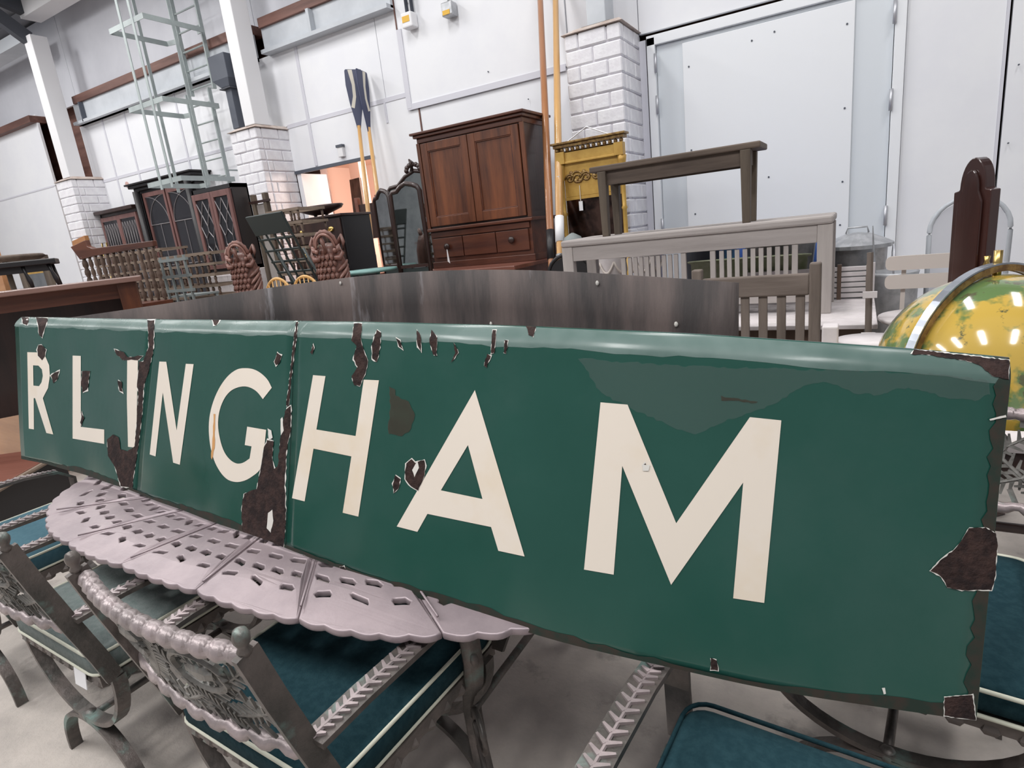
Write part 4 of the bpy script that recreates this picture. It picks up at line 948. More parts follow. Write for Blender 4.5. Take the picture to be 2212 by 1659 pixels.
bs = thing('blue_cloth_bag', 'blue sailcloth bag standing beside the dark bucket', 'bag', (-0.87, 4.95, 0.80))
MB().lathe([(0.07, 0), (0.075, 0.05), (0.06, 0.25), (0.05, 0.36), (0.015, 0.40)], 14).build('sack', mat('blue sailcloth', (0.05, 0.16, 0.30), 0.8, c2=(0.03, 0.06, 0.14), scale=6), bs, True)
def planter(P, lab):
    t = thing('plaster_planter', lab, 'planter', P, 0, 'white swagged planters'); t.scale = (0.62, 0.62, 1.03)
    MB().lathe([(0.10, 0), (0.13, 0.02), (0.10, 0.08), (0.12, 0.75), (0.18, 0.80), (0.20, 1.05), (0.235, 1.10), (0.235, 1.14), (0.20, 1.14), (0.17, 1.05), (0.01, 1.05)], 24).build('urn', M_white_p, t, True)
    for k in range(6):
        a0 = 2*PI*k/6; MB().tube([(0.205*math.cos(a0+q*PI/3/8), 0.205*math.sin(a0+q*PI/3/8), 1.06-0.09*math.sin(PI*q/8)) for q in range(9)], 0.014, 6).build('swag', M_stone, t, True)
    MB().tube([(0.236*math.cos(2*PI*i/30), 0.236*math.sin(2*PI*i/30), 1.12) for i in range(30)], 0.012, 6, True).build('terracotta_band', M_redwood, t, True)
for pxx in (1322, 1400): planter((OY(pxx, 590, 4.98).x, 4.98, 0), 'white plaster urn with swags seen under the silvered bench')
bk = thing('black_hoop_chair', 'black bentwood chair with arched back behind the silvered bench leg', 'chair', (-2.22, 4.90, 0))
MB().tube([(-0.19, 0, 0.45), (-0.20, 0, 1.0)]+[(-0.20*math.cos(q), 0, 1.03+0.16*math.sin(q)) for q in [PI*i/12 for i in range(13)]]+[(0.20, 0, 1.0), (0.19, 0, 0.45)], 0.018, 8).build('back_hoop', M_black, bk, True)
MB().prism([(-0.18, 0.98)]+[(-0.18*math.cos(q), 1.03+0.14*math.sin(q)) for q in [PI*i/12 for i in range(13)]]+[(0.18, 0.98)], (0, 0.008, 0), (1, 0, 0), (0, 0, 1), 0.016).build('back_pad', M_black, bk)
MB().lathe([(0.2, 0.43), (0.21, 0.45), (0.2, 0.47), (0.01, 0.475)], 20, (0, -0.2, 0)).build('seat', M_black, bk, True)
for sx in (-1, 1):
    for y in (0.0, -0.36): MB().tube([(sx*0.20, y, 0), (sx*0.17, y*0.9, 0.44)], 0.016, 8).build('leg', M_black, bk, True)
gc_ = thing('green_cloche', 'small grey green glass cloche beside the gilt mirror', 'cloche', (OY(1236, 500, 5.35).x, 5.35, 0))
MB().lathe([(0.10, 0), (0.095, 1.10), (0.09, 1.14), (0.10, 1.16), (0.10, 1.26), (0.08, 1.32), (0.03, 1.35), (0.01, 1.36)], 20).build('bell', M_tealgrey, gc_, True)
# galvanised bins
gl = thing('galvanised_bin', 'galvanised dustbin with fluted domed lid and loop handle', 'bin', (OY(1838, 600, 5.0).x+0.03, 5.0, 0))
MB().lathe([(0.16, 0), (0.165, 0.01), (0.19, 1.06), (0.20, 1.07), (0.01, 1.07)], 28).build('body', M_zinc, gl, True)
lid = MB(); n = 40; vs = []; fs = []
for r, z in ((0.225, 1.06), (0.225, 1.085), (0.16, 1.12), (0.08, 1.155), (0.03, 1.165)):
    for k in range(n): th = 2*PI*k/n; rr_ = r*(1+(0.03 if k % 2 else -0.01)*(1 if r < 0.2 else 0.6)); vs.append((rr_*math.cos(th), rr_*math.sin(th), z))
for i in range(4):
    for k in range(n): fs.append((i*n+k, i*n+(k+1) % n, (i+1)*n+(k+1) % n, (i+1)*n+k))
fs.append(tuple(4*n+k for k in range(n))); lid.add(vs, fs).build('lid', M_zinc, gl)
MB().tube([(-0.07, 0, 1.16), (-0.06, 0, 1.20), (0.06, 0, 1.20), (0.07, 0, 1.16)], 0.007, 6).build('handle', M_zinc, gl, True)
gw = thing('zinc_watering_can', 'tall zinc can with bail handle behind the beige slatted chair', 'can', (OY(1925, 640, 4.62).x, 4.62, 0))
MB().lathe([(0.13, 0), (0.135, 0.01), (0.145, 0.90), (0.15, 0.92), (0.13, 0.92), (0.01, 0.90)], 24).build('body', M_zinc, gw, True)
MB().tube([(0.0, -0.14*math.cos(q), 0.92+0.17*math.sin(q)) for q in [PI*i/12 for i in range(13)]], 0.006, 6).build('bail', M_steel, gw, True)
MB().tube([(-0.10, 0.02, 0.90), (-0.12, 0.02, 1.22)], [0.012, 0.003], 6).build('spike', M_zinc, gw)
fd = thing('folded_deckchair', 'folded grey steel garden chair standing on edge beside the bin', 'chair', (OY(1888, 600, 3.36).x, 3.36, 0))
for y in (-0.03, 0.03, 0.09): MB().bar((0, y, 0), (-0.02, y+0.03, 1.13-y), 0.012, 0.03).build('frame_bar', M_teak, fd)
for z in (0.4, 0.75, 0.95): bx('cross_bar', M_white_p, fd, -0.045, 0.015, -0.06, -0.045, z, z+0.03)
wp = tag(bx('white_post', M_white_p, None, OY(1775, 710, 2.6).x, OY(1811, 710, 2.6).x, 2.6, 2.68, 0, OY(1790, 706, 2.6).z, bevel=0.006), 'short white painted post behind the top of the sign', 'post')
# beige slatted folding chair
fc = thing('beige_folding_chair', 'beige folding chair with two round ended back slats behind the globe', 'chair', (OY(2000, 580, 4.0).x+0.03, 4.0, 0))
def rslat(z, w, h):
    r = h*0.38; pl = [(w-r+r*math.cos(q), h/2-r+r*math.sin(q)) for q in [PI/2*i/5 for i in range(6)]]+[(-w+r-r*math.sin(q), h/2-r+r*math.cos(q)) for q in [PI/2*i/5 for i in range(6)]]
    pl = pl+[(a, -b) for a, b in pl[::-1]]
    return MB().prism(pl, (0, 0.008, z), (1, 0, 0), (0, 0, 1), 0.016)
for z in (1.035, 0.93): rslat(z, 0.22, 0.078).build('back_slat', M_stone, fc)
for sx in (-1, 1):
    MB().bar((sx*0.13, 0.02, 0.0), (sx*0.13, 0.02, 1.06), 0.022, 0.010, (0, 1, 0)).build('back_bar', M_stone, fc); MB().bar((sx*0.15, -0.35, 0.0), (sx*0.15, 0.02, 0.75), 0.022, 0.010, (1, 0, 0)).build('front_leg', M_stone, fc)
for i in range(5): bx('seat_slat', M_white_p, fc, -0.19, 0.19, -0.36+i*0.075, -0.36+i*0.075+0.06, 0.44, 0.46)
cf = thing('white_bistro_table', 'small round white cafe table beside the globe', 'table', (OY(1985, 650, 3.5).x+0.05, 3.5, 0))
MB().lathe([(0.01, 0.80), (0.21, 0.80), (0.22, 0.81), (0.22, 0.825), (0.01, 0.828)], 28).build('table_top', M_white_p, cf, True); MB().lathe([(0.16, 0), (0.15, 0.02), (0.03, 0.05), (0.025, 0.80)], 16).build('pedestal', M_white_p, cf, True)
wo = thing('white_oval_tray', 'white oval tray table partly hidden by sign and globe', 'table', (OY(1895, 740, 2.98).x, 2.98, 0))
MB().lathe([(0.01, 0.80), (0.15, 0.80), (0.16, 0.82), (0.01, 0.815)], 28, (0, 0, 0), 1.0, 0.8).build('table_top', M_white_p, wo, True); MB().lathe([(0.12, 0), (0.11, 0.02), (0.022, 0.05), (0.02, 0.80)], 12).build('pedestal', M_white_p, wo, True)
mh = thing('grey_hoop_chair', 'grey steel chair with hooped back and pale mesh fill', 'chair', (OY(2090, 530, 4.75).x, 4.75, 0)); mh.scale = (1.2, 1.1, 1.0)
hp_ = [(-0.165, 0, 0.44), (-0.17, 0, 1.12)]+[(-0.17*math.cos(q), 0, 1.14+0.20*math.sin(q)) for q in [PI*i/14 for i in range(15)]]+[(0.17, 0, 1.12), (0.165, 0, 0.44)]
MB().tube(hp_, 0.012, 8).build('back_hoop', M_beam, mh, True)
MB().prism([(-0.16, 0.75)]+[(-0.16*math.cos(q), 1.14+0.18*math.sin(q)) for q in [PI*i/14 for i in range(15)]]+[(0.16, 0.75)], (0, 0.004, 0), (1, 0, 0), (0, 0, 1), 0.006).build('mesh_fill', M_wall2, mh)
bx('seat', M_beam, mh, -0.18, 0.18, -0.38, 0.0, 0.43, 0.455, bevel=0.01)
for sx in (-1, 1):
    for y in (0.0, -0.36): MB().tube([(sx*0.18, y, 0), (sx*0.165, y, 0.44)], 0.011, 8).build('leg', M_beam, mh, True)
mp = thing('mahogany_panel_post', 'dark mahogany upright with shouldered arched top behind the globe', 'post', (OY(2096, 560, 3.05).x, 3.05, 0), -0.80)
pr_ = [(-0.075, 0), (0.075, 0), (0.075, 1.40), (0.055, 1.405)]+[(0.052*math.cos(q), 1.41+0.115*math.sin(q)) for q in [PI*i/16 for i in range(17)]]+[(-0.055, 1.405), (-0.075, 1.40)]
MB().prism(pr_, (0, 0.03, 0), (1, 0, 0), (0, 0, 1), 0.05).build('board', M_mahogdk, mp, bevel=0.004)
MB().prism([(-0.05, 0.05), (0.05, 0.05), (0.05, 1.36)]+[(0.034*math.cos(q), 1.40+0.08*math.sin(q)) for q in [PI*i/12 for i in range(13)]]+[(-0.05, 1.36)], (0, -0.02, 0), (1, 0, 0), (0, 0, 1), 0.012).build('raised_panel', M_mahogdk, mp, bevel=0.004)
bx('foot', M_mahogdk, mp, -0.12, 0.12, -0.18, 0.18, 0, 0.05, bevel=0.01); MB().lathe([(0.012, 1.08), (0.018, 1.10), (0.008, 1.13), (0.012, 1.15)], 10, (0.09, -0.03, 0)).build('brass_screw', M_brass, mp, True)
# ---- globe
GC = EYE+ray(2132, 806)*1.95; GR = 0.322
gl = thing('terrestrial_globe', 'large antique style globe in yellow and green on a ringed wooden stand', 'globe', (GC.x, GC.y, 0))
MB().ball((0, 0, GC.z), GR, GR, GR, 64, 40).build('sphere', M_globe, gl, True)
RA = 0.25
RQ = Matrix.Rotation(YAW+RA, 3, 'Z') @ Matrix.Rotation(0.0, 3, 'Y')
ring = []; N = 96; vs = []; fs = []
for k in range(N):
    th = 2*PI*k/N
    for r, w in ((GR+0.012, -0.014), (GR+0.036, -0.014), (GR+0.036, 0.014), (GR+0.012, 0.014)):
        vs.append(RQ @ Vector((r*math.cos(th), w, r*math.sin(th)))+Vector((0, 0, GC.z)))
for k in range(N):
    j = (k+1) % N
    for q in range(4): fs.append((4*k+q, 4*k+(q+1) % 4, 4*j+(q+1) % 4, 4*j+q))
MB().add(vs, fs).build('meridian_ring', M_ringm, gl)
for sd in (-1, 1):
    vs = []; fs = []
    for k in range(N):
        th = 2*PI*k/N
        for r in (GR+0.010, GR+0.030): vs.append(RQ @ Vector((r*math.cos(th), sd*0.0155, r*math.sin(th)))+Vector((0, 0, GC.z)))
    for k in range(N):
        j = (k+1) % N; fs.append((2*k, 2*k+1, 2*j+1, 2*j))
    MB().add(vs, fs).build('ring_scale', M_giltdark, gl)
ax = RQ @ Vector((0, 0, 1)); MB().tube([Vector((0, 0, GC.z))+ax*(GR-0.01), Vector((0, 0, GC.z))+ax*(GR+0.075)], 0.012, 10).build('axis_pin', M_brass, gl, True)
hz = []; vs = []; fs = []
for k in range(N):
    th = 2*PI*k/N
    for r, z in ((GR+0.045, -0.03), (GR+0.14, -0.03), (GR+0.14, 0.0), (GR+0.045, 0.0)): vs.append((r*math.cos(th), r*math.sin(th), GC.z-0.07+z))
for k in range(N):
    j = (k+1) % N
    for q in range(4): fs.append((4*k+q, 4*k+(q+1) % 4, 4*j+(q+1) % 4, 4*j+q))
MB().add(vs, fs).build('horizon_ring', M_white_p, gl)
vs = []; fs = []
for k in range(N):
    th = 2*PI*k/N
    for r, z in ((GR+0.055, -0.12), (GR+0.12, -0.12), (GR+0.13, -0.032), (GR+0.055, -0.032)): vs.append((r*math.cos(th), r*math.sin(th), GC.z-0.07+z))
for k in range(N):
    j = (k+1) % N
    for q in range(4): fs.append((4*k+q, 4*k+(q+1) % 4, 4*j+(q+1) % 4, 4*j+q))
MB().add(vs, fs).build('ring_frame', M_darkwood, gl, True)
for k in range(4):
    a = YAW+PI/4+k*PI/2; d = Vector((math.cos(a), math.sin(a), 0)); zr = GC.z-0.18
    MB().tube([d*(GR+0.08)+Vector((0, 0, zr)), d*(GR+0.10)+Vector((0, 0, zr*0.8)), d*(GR+0.03)+Vector((0, 0, zr*0.45)), d*(GR+0.02)+Vector((0, 0, zr*0.2)), d*(GR+0.09)+Vector((0, 0, 0.0))], [0.035, 0.03, 0.022, 0.018, 0.022], 10).build('leg', M_darkwood, gl, True)
MB().tube([(-GR, 0, 0.28), (GR, 0, 0.28)], 0.018, 8).tube([(0, -GR, 0.28), (0, GR, 0.28)], 0.018, 8).build('stretcher', M_darkwood, gl, True)
# ================================================================== left side of the hall
def glazed(name, lab, x0, x1, yf, yb, z0, z1, corn, doors, mfr, mcar, bars, cat='bookcase', base=None):
    t = thing(name, lab, cat, ((x0+x1)/2, yf, z0 if base is None else base)); w = (x1-x0)/2; h = z1-z0; d = yb-yf; o = 0 if base is None else z0-base
    MB().box(-w, -w+0.03, 0.03, d, o, o+h).box(w-0.03, w, 0.03, d, o, o+h).box(-w, w, d-0.02, d, o, o+h).box(-w, w, 0.03, d, o, o+0.05).box(-w, w, 0.03, d, o+h-0.05, o+h).build('carcase', mcar, t)
    for k in range(4): bx('shelf', mcar, t, -w+0.03, w-0.03, 0.06, d-0.02, o+h*(k+1)/5, o+h*(k+1)/5+0.02)
    if corn: MB().box(-w-0.05, w+0.05, -0.03, d+0.02, o+h-0.01, o+h+0.04).box(-w-0.11, w+0.11, -0.09, d+0.03, o+h+0.04, o+h+0.09).box(-w-0.15, w+0.15, -0.13, d+0.03, o+h+0.09, o+h+0.12).build('cornice', mcar, t, bevel=0.008)
    for a, b in doors:
        f = 0.055; z_0, z_1 = o+0.04, o+h-0.06
        dr = MB().box(a, a+f, -0.005, 0.03, z_0, z_1).box(b-f, b, -0.005, 0.03, z_0, z_1).box(a+f, b-f, -0.005, 0.03, z_0, z_0+f).box(a+f, b-f, -0.005, 0.03, z_1-f-0.02, z_1).build('door', mfr, t, bevel=0.003)
        bx('pane', M_glass, dr, a+f, b-f, 0.012, 0.018, z_0+f, z_1-f)
        g = MB(); xa, xb, za, zb = a+f, b-f, z_0+f, z_1-f-0.02; xm = (xa+xb)/2
        for L in bars(xa, xm, xb, za, zb): g.tube([(p, 0.006, q) for p, q in L], 0.0065, 5)
        g.build('glazing_bars', M_lead, dr)
    return t
def bars_gothic(xa, xm, xb, za, zb):
    r = xb-xa; zs = zb-r*0.85
    out = [[(xm, za), (xm, zs)]] + [[(xa, z), (xb, z)] for z in (za+(zs-za)*0.33, za+(zs-za)*0.66, zs)]
    out.append([(xa+r*(1-math.cos(q)), zs+r*0.85*math.sin(q)) for q in [PI/2*i/8 for i in range(9)]]); out.append([(xb-r*(1-math.cos(q)), zs+r*0.85*math.sin(q)) for q in [PI/2*i/8 for i in range(9)]])
    return out
def bars_astragal(xa, xm, xb, za, zb):
    h = zb-za; q = (xb-xa)*0.27
    return [[(xa, za+h*0.12), (xm-q, za+h*0.3), (xm-q, za+h*0.42), (xa, za+h*0.6)], [(xb, za+h*0.12), (xm+q, za+h*0.3), (xm+q, za+h*0.42), (xb, za+h*0.6)], [(xm-q, za+h*0.42), (xm, za+h*0.52), (xm+q, za+h*0.42)],
            [(xm-q, za+h*0.3), (xm, za+h*0.2), (xm+q, za+h*0.3)], [(xm, za), (xm, za+h*0.2)], [(xm, za+h*0.52), (xm, za+h*0.60)], [(xa, za+h*0.6), (xm, za+h*0.98)], [(xb, za+h*0.6), (xm, za+h*0.98)], [(xm, za+h*0.6), (xa, za+h*0.95)], [(xm, za+h*0.6), (xb, za+h*0.95)]]
def bars_leaded(xa, xm, xb, za, zb):
    out = []
    for row in range(2):
        z0, z1 = za+(zb-za)*row/2, za+(zb-za)*(row+1)/2
        out.append([(xa, z1), (xb, z1)])
        for k in range(6):
            c = xa+(xb-xa)*(k+0.5)/6; r = (xb-xa)/12
            out.append([(c+r*0.9*math.cos(q), (z0+z1)/2+(z1-z0)*0.46*math.sin(q)) for q in [2*PI*i/14 for i in range(15)]])
    return out
gbk = glazed('glazed_bookcase', 'tall black bookcase with wide cornice and gothic glazed doors', -11.28, -9.62, 6.50, 6.76, 0, 2.85, True, [(-0.70, -0.02), (0.02, 0.70)], M_pinkwood, M_black, bars_gothic)
for x in (-0.77, 0.77): MB().tube([(x, -0.06, 0), (x, -0.06, 2.83)], 0.056, 14).build('column', M_black, gbk, True)
glazed('glazed_cabinet', 'mahogany cabinet with astragal glazed doors on a white cupboard', -7.67, -6.85, 5.1, 5.37, 1.33, 2.40, False, [(-0.39, -0.003), (0.003, 0.39)], M_pinkwood, M_black, bars_astragal, 'cabinet')
wcb = thing('white_cupboard', 'pale pinkish white cupboard with round white knob below the glazed cabinet', 'cupboard', (-7.26, 5.08, 0))
MB().box(-0.46, 0.47, 0.02, 0.36, 0, 1.33).build('carcase', M_white_p, wcb, bevel=0.006); bx('door', M_white_p, wcb, -0.44, 0.0, 0.0, 0.02, 0.05, 1.28, bevel=0.004); bx('door', M_white_p, wcb, 0.005, 0.45, 0.0, 0.02, 0.05, 1.28, bevel=0.004)
MB().ball((0.22, -0.03, 1.16), 0.045, 0.03, 0.045).build('knob', M_whiteplain, wcb, True)
glazed('leaded_cabinet', 'brown cabinet with leaded oval glazing beside the brick pier', -12.76, -11.48, 6.50, 6.76, 0, 2.58, False, [(-0.62, 0.0), (0.0, 0.62)], M_pinkwood, M_darkwood, bars_leaded, 'cabinet')
tag(bx('cabinet_top_board', M_darkwood, None, -12.78, -11.45, 6.42, 6.77, 2.582, 2.645, bevel=0.01), 'dark moulded board lying on the leaded cabinet', 'board')
hb = thing('wall_bracket_shelf', 'tan scalloped wooden bracket on the brick pier', 'shelf', (-12.95, 6.13, 2.02)); MB().prism([(-0.22, 0.05), (-0.20, 0.14), (0.3, 0.20), (0.3, -0.02), (-0.12, -0.02)], (0, 0.04, 0), (1, 0, 0), (0, 0, 1), 0.08).build('board', M_orange, hb, bevel=0.01)
br = thing('brass_rod', 'pair of thin yellow brass rods leaning by the leaded cabinet', 'rods', (-12.45, 6.0, 0))
for dx in (0, 0.16): MB().tube([(dx, 0, 0), (dx-0.06, 0.30, 2.05)], 0.014, 8).build('rod', M_brass, br, True)
# slatted benches stacked on the trestles
def bench_row(x0, x1, y, z0, rows, pitch, n, lab, grp, mr=M_slat, ms=M_slatz, dz=0.0, dep=0.34):
    for k in range(rows):
        t = thing('slatted_bench_frame', lab, 'bench', ((x0+x1)/2, y+0.02*(k % 2), z0+k*pitch), 0, grp); w = (x1-x0)/2
        bx('rail', mr, t, -w, w, -0.02, 0.02, pitch-0.034, pitch-0.004); bx('rail', mr, t, -w, w, dep-0.02, dep+0.02, pitch-0.034, pitch-0.004)
        for sx in (-1, 1): bx('end_rail', mr, t, sx*(w-0.02)-0.02, sx*(w-0.02)+0.02, 0.02, dep-0.02, pitch-0.034, pitch-0.006)
        for i in range(n):
            x = -w+0.03+(2*w-0.06)*i/(n-1); MB().lathe([(0.010, 0), (0.016, 0.02), (0.011, 0.035), (0.018, pitch*0.5), (0.012, pitch-0.034)], 6, (x, 0, 0)).build('spindle', ms, t, True)
        for x in (-w+0.03, w-0.03): MB().lathe([(0.012, 0), (0.012, pitch-0.034)], 6, (x, dep, 0)).build('spindle', ms, t, True)
bench_row(-9.30, -7.72, 4.55, 0.72, 8, 0.125, 14, 'slatted bench frame in the longer spindled stack by the bookcases', 'long stack of slatted bench frames')
bench_row(-7.62, -6.40, 4.35, 0.72, 7, 0.125, 11, 'slatted bench frame in the shorter stack below the glazed cabinet', 'short stack of slatted bench frames')
bench_row(-5.66, -5.15, 4.62, 0.72, 9, 0.135, 5, 'narrow slatted crate in the stack before the black chest', 'stack of narrow slatted crates')
gs = thing('grey_slat_chair', 'grey green slatted garden chair back before the shorter bench stack', 'chair', (-6.62, 4.0, 0.72))
for i in range(4): bx('upright', M_tealgrey, gs, -0.24+i*0.15, -0.215+i*0.15, 0, 0.02, 0, 0.86)
for z in (0.14, 0.30, 0.46, 0.62, 0.80): bx('rail', M_tealgrey, gs, -0.27, 0.27, -0.006, 0.026, z, z+0.032)
for sx in (-1, 1): bx('leg', M_tealgrey, gs, sx*0.25-0.015, sx*0.25+0.015, 0.26, 0.29, 0, 0.40)
bx('seat', M_tealgrey, gs, -0.27, 0.27, 0.026, 0.30, 0.40, 0.42)
# spindle back settle
st = thing('spindle_settle', 'brown settle with shaped crest rail and bobbin turned spindles', 'settle', (-7.0, 3.62, 0.72))
W_ = 0.80
MB().prism([(-W_-0.03, 1.09), (-W_+0.32, 1.135), (-W_+0.33, 1.07), (-W_+0.44, 1.035), (W_, 1.02), (W_, 0.965), (-W_+0.42, 0.955), (-W_+0.10, 0.935)], (0, 0.025, 0), (1, 0, 0), (0, 0, 1), 0.05).build('crest_rail', M_mahogx, st, bevel=0.006)
for i in range(12):
    x = -W_+0.14+i*(2*W_-0.2)/11; big = 1.35 if i in (0,) else 1.0
    pf = [(0.014*big, 0.42)]+[(0.013*big+0.012*big*abs(math.sin(q*1.05)), 0.44+0.52*q/16) for q in range(17)]
    MB().lathe(pf, 8, (x, 0, 0)).build('spindle', M_slatz, st, True)
bx('seat', M_mahogx, st, -W_+0.04, W_, -0.42, 0.04, 0.38, 0.42, bevel=0.006)
for x in (-W_+0.1, W_-0.06):
    for y in (-0.38, 0.0): MB().lathe([(0.02, 0), (0.028, 0.1), (0.018, 0.2), (0.03, 0.38)], 8, (x, y, 0)).build('leg', M_slatz, st, True)
# tall side table nearer the camera
TA_ = math.radians(61)
tt = table('tall_oak_table', 'tall dark table with pale worn top and deep apron left of the sign', 'table', -0.80, 0.80, -0.35, 0.35, 1.425, M_tabtop2, M_mahog, 0.035, 0.11, 0.10)
for ch in tt.children:
    if ch.name.startswith('apron'): ch.data.materials[0] = M_mahogx
bx('back_board', M_darkwood, tt, -0.65, 0.65, 0.27, 0.29, 0.55, 1.30)  # added dark panel, gives the see-through recess under the table its shade
tt.rotation_euler = (0, 0, TA_); tt.location = (-4.2-0.80*0.485-0.35*0.875, 2.3-0.80*0.875+0.35*0.485, 0)
sl = thing('turned_leg_stool', 'black low stool with turned legs standing on the tall table', 'stool', (-5.0, 1.86, 1.425), TA_); sl.scale = (0.72, 0.72, 0.72)
bx('seat', M_black, sl, -0.52, 0.42, -0.16, 0.16, 0.20, 0.25, bevel=0.008); bx('apron', M_black, sl, -0.46, 0.36, -0.12, -0.10, 0.14, 0.20)
for x in (-0.44, -0.14, 0.16, 0.36): MB().tube([(x*0.98, -0.11, 0.20), (x+0.005, -0.115, 0.13), (x+0.02, -0.12, 0.07), (x+0.03, -0.125, 0.0)], [0.020, 0.014, 0.022, 0.013], 10).build('leg', M_black, sl, True)
for x in (-0.44, 0.36): MB().tube([(x, 0.11, 0.20), (x+0.02, 0.125, 0.0)], 0.016, 8).build('leg', M_black, sl, True)
gf = thing('gilt_picture_frame', 'gilt and brown picture frame leaning against the far white wall', 'frame', (OY(80, 600, 4.6).x, 4.6, 0))
for a, b, c, d in ((-0.5, 0.5, 1.66, 1.86), (-0.5, 0.5, 0.9, 1.1)): bx('frame_rail', M_oak, gf, a, b, -0.03, 0.03, c, d, bevel=0.01)
for x in (-0.5, 0.32): bx('frame_stile', M_oakz, gf, x, x+0.18, -0.03, 0.03, 1.1, 1.66, bevel=0.01)
bx('gilt_slip', M_gilt, gf, -0.34, 0.34, -0.02, 0.0, 1.60, 1.66); bx('mirror_glass', M_mirror, gf, -0.32, 0.32, 0.0, 0.01, 1.1, 1.66)
bx('foot', M_oak, gf, -0.5, 0.5, -0.1, 0.1, 0, 0.9, bevel=0.01)
tp = tag(MB().bar((-8.25, 2.95, 0), (-8.55, 3.1, 2.10), 0.42, 0.05, (0, 1, 0)).build('tan_panel', M_orange), 'wide tan board leaning at the far left beside the white boarding', 'board')
ms = thing('mushroom_table', 'small brown tripod table with thin round top at the far left', 'table', (OY(0, 530, 2.9).x, 2.9, 0.0)); MB().lathe([(0.01, 1.70), (0.30, 1.70), (0.36, 1.73), (0.33, 1.755), (0.01, 1.76)], 24).build('table_top', M_oak, ms, True); MB().lathe([(0.2, 0), (0.18, 0.03), (0.03, 0.1), (0.025, 1.70)], 12).build('pillar', M_oakz, ms, True)
# chair standing under the tall table
uc = thing('spindle_chair', 'grey brown spindle back chair seen beneath the tall table', 'chair', (OY(262, 650, 2.75).x, 2.75, 0))
bx('top_rail', M_slat, uc, -0.22, 0.22, -0.015, 0.015, 1.09, 1.17, bevel=0.006)
for i in range(5): MB().lathe([(0.012, 0.46), (0.016, 0.8), (0.012, 1.09)], 8, (-0.18+i*0.09, 0, 0)).build('spindle', M_slat, uc, True)
bx('seat', M_slat, uc, -0.23, 0.23, -0.40, 0.03, 0.43, 0.46, bevel=0.008)
for x in (-0.19, 0.19):
    for y in (-0.36, 0.0): MB().lathe([(0.014, 0), (0.02, 0.2), (0.016, 0.43)], 8, (x, y, 0)).build('leg', M_slat, uc, True)
# low desk, chest and dustsheet at the left edge
ld_ = table('low_leather_table', 'low brown table with gadrooned edge left of the garden chairs', 'table', -0.35, 0.35, -0.5, 0.5, 0.47, M_redwood, M_black, 0.03, 0.07, 0.10)
for ch in list(ld_.children):
    if ch.name.startswith('apron'): bpy.data.objects.remove(ch)
for sy in (-1, 1): bx('apron', M_black, ld_, -0.30, 0.30, sy*0.455-0.011, sy*0.455+0.011, 0.08, 0.44)
for sx in (-1, 1): bx('apron', M_black, ld_, sx*0.305-0.011, sx*0.305+0.011, -0.44, 0.44, 0.08, 0.44)
ld_.location = (-4.15, 1.0, 0); ld_.rotation_euler = (0, 0, 0.64)
MB().tube([(0.352, -0.5, 0.452), (0.352, 0.5, 0.452), (-0.35, 0.502, 0.452)], [0.014]*3, 8).build('gadroon_edge', M_slat, ld_)
oc = thing('orange_chest', 'orange oak chest behind the left end of the sign', 'chest', (-5.6, 1.85, 0)); MB().box(-0.40, 0.28, -0.05, 0.30, 0, 0.60).build('carcase', M_orange, oc, bevel=0.008); bx('lid', M_orange, oc, -0.42, 0.30, -0.07, 0.32, 0.60, 0.64, bevel=0.006)
ds = thing('pink_dustsheet', 'pinkish cloth heaped on the orange chest', 'cloth', (-5.65, 1.97, 0.64))
MB().lathe([(0.30, 0), (0.29, 0.06), (0.22, 0.14), (0.12, 0.18), (0.02, 0.19)], 18, (0, 0, 0), 1, 0.5).build('folds', M_pink, ds, True)
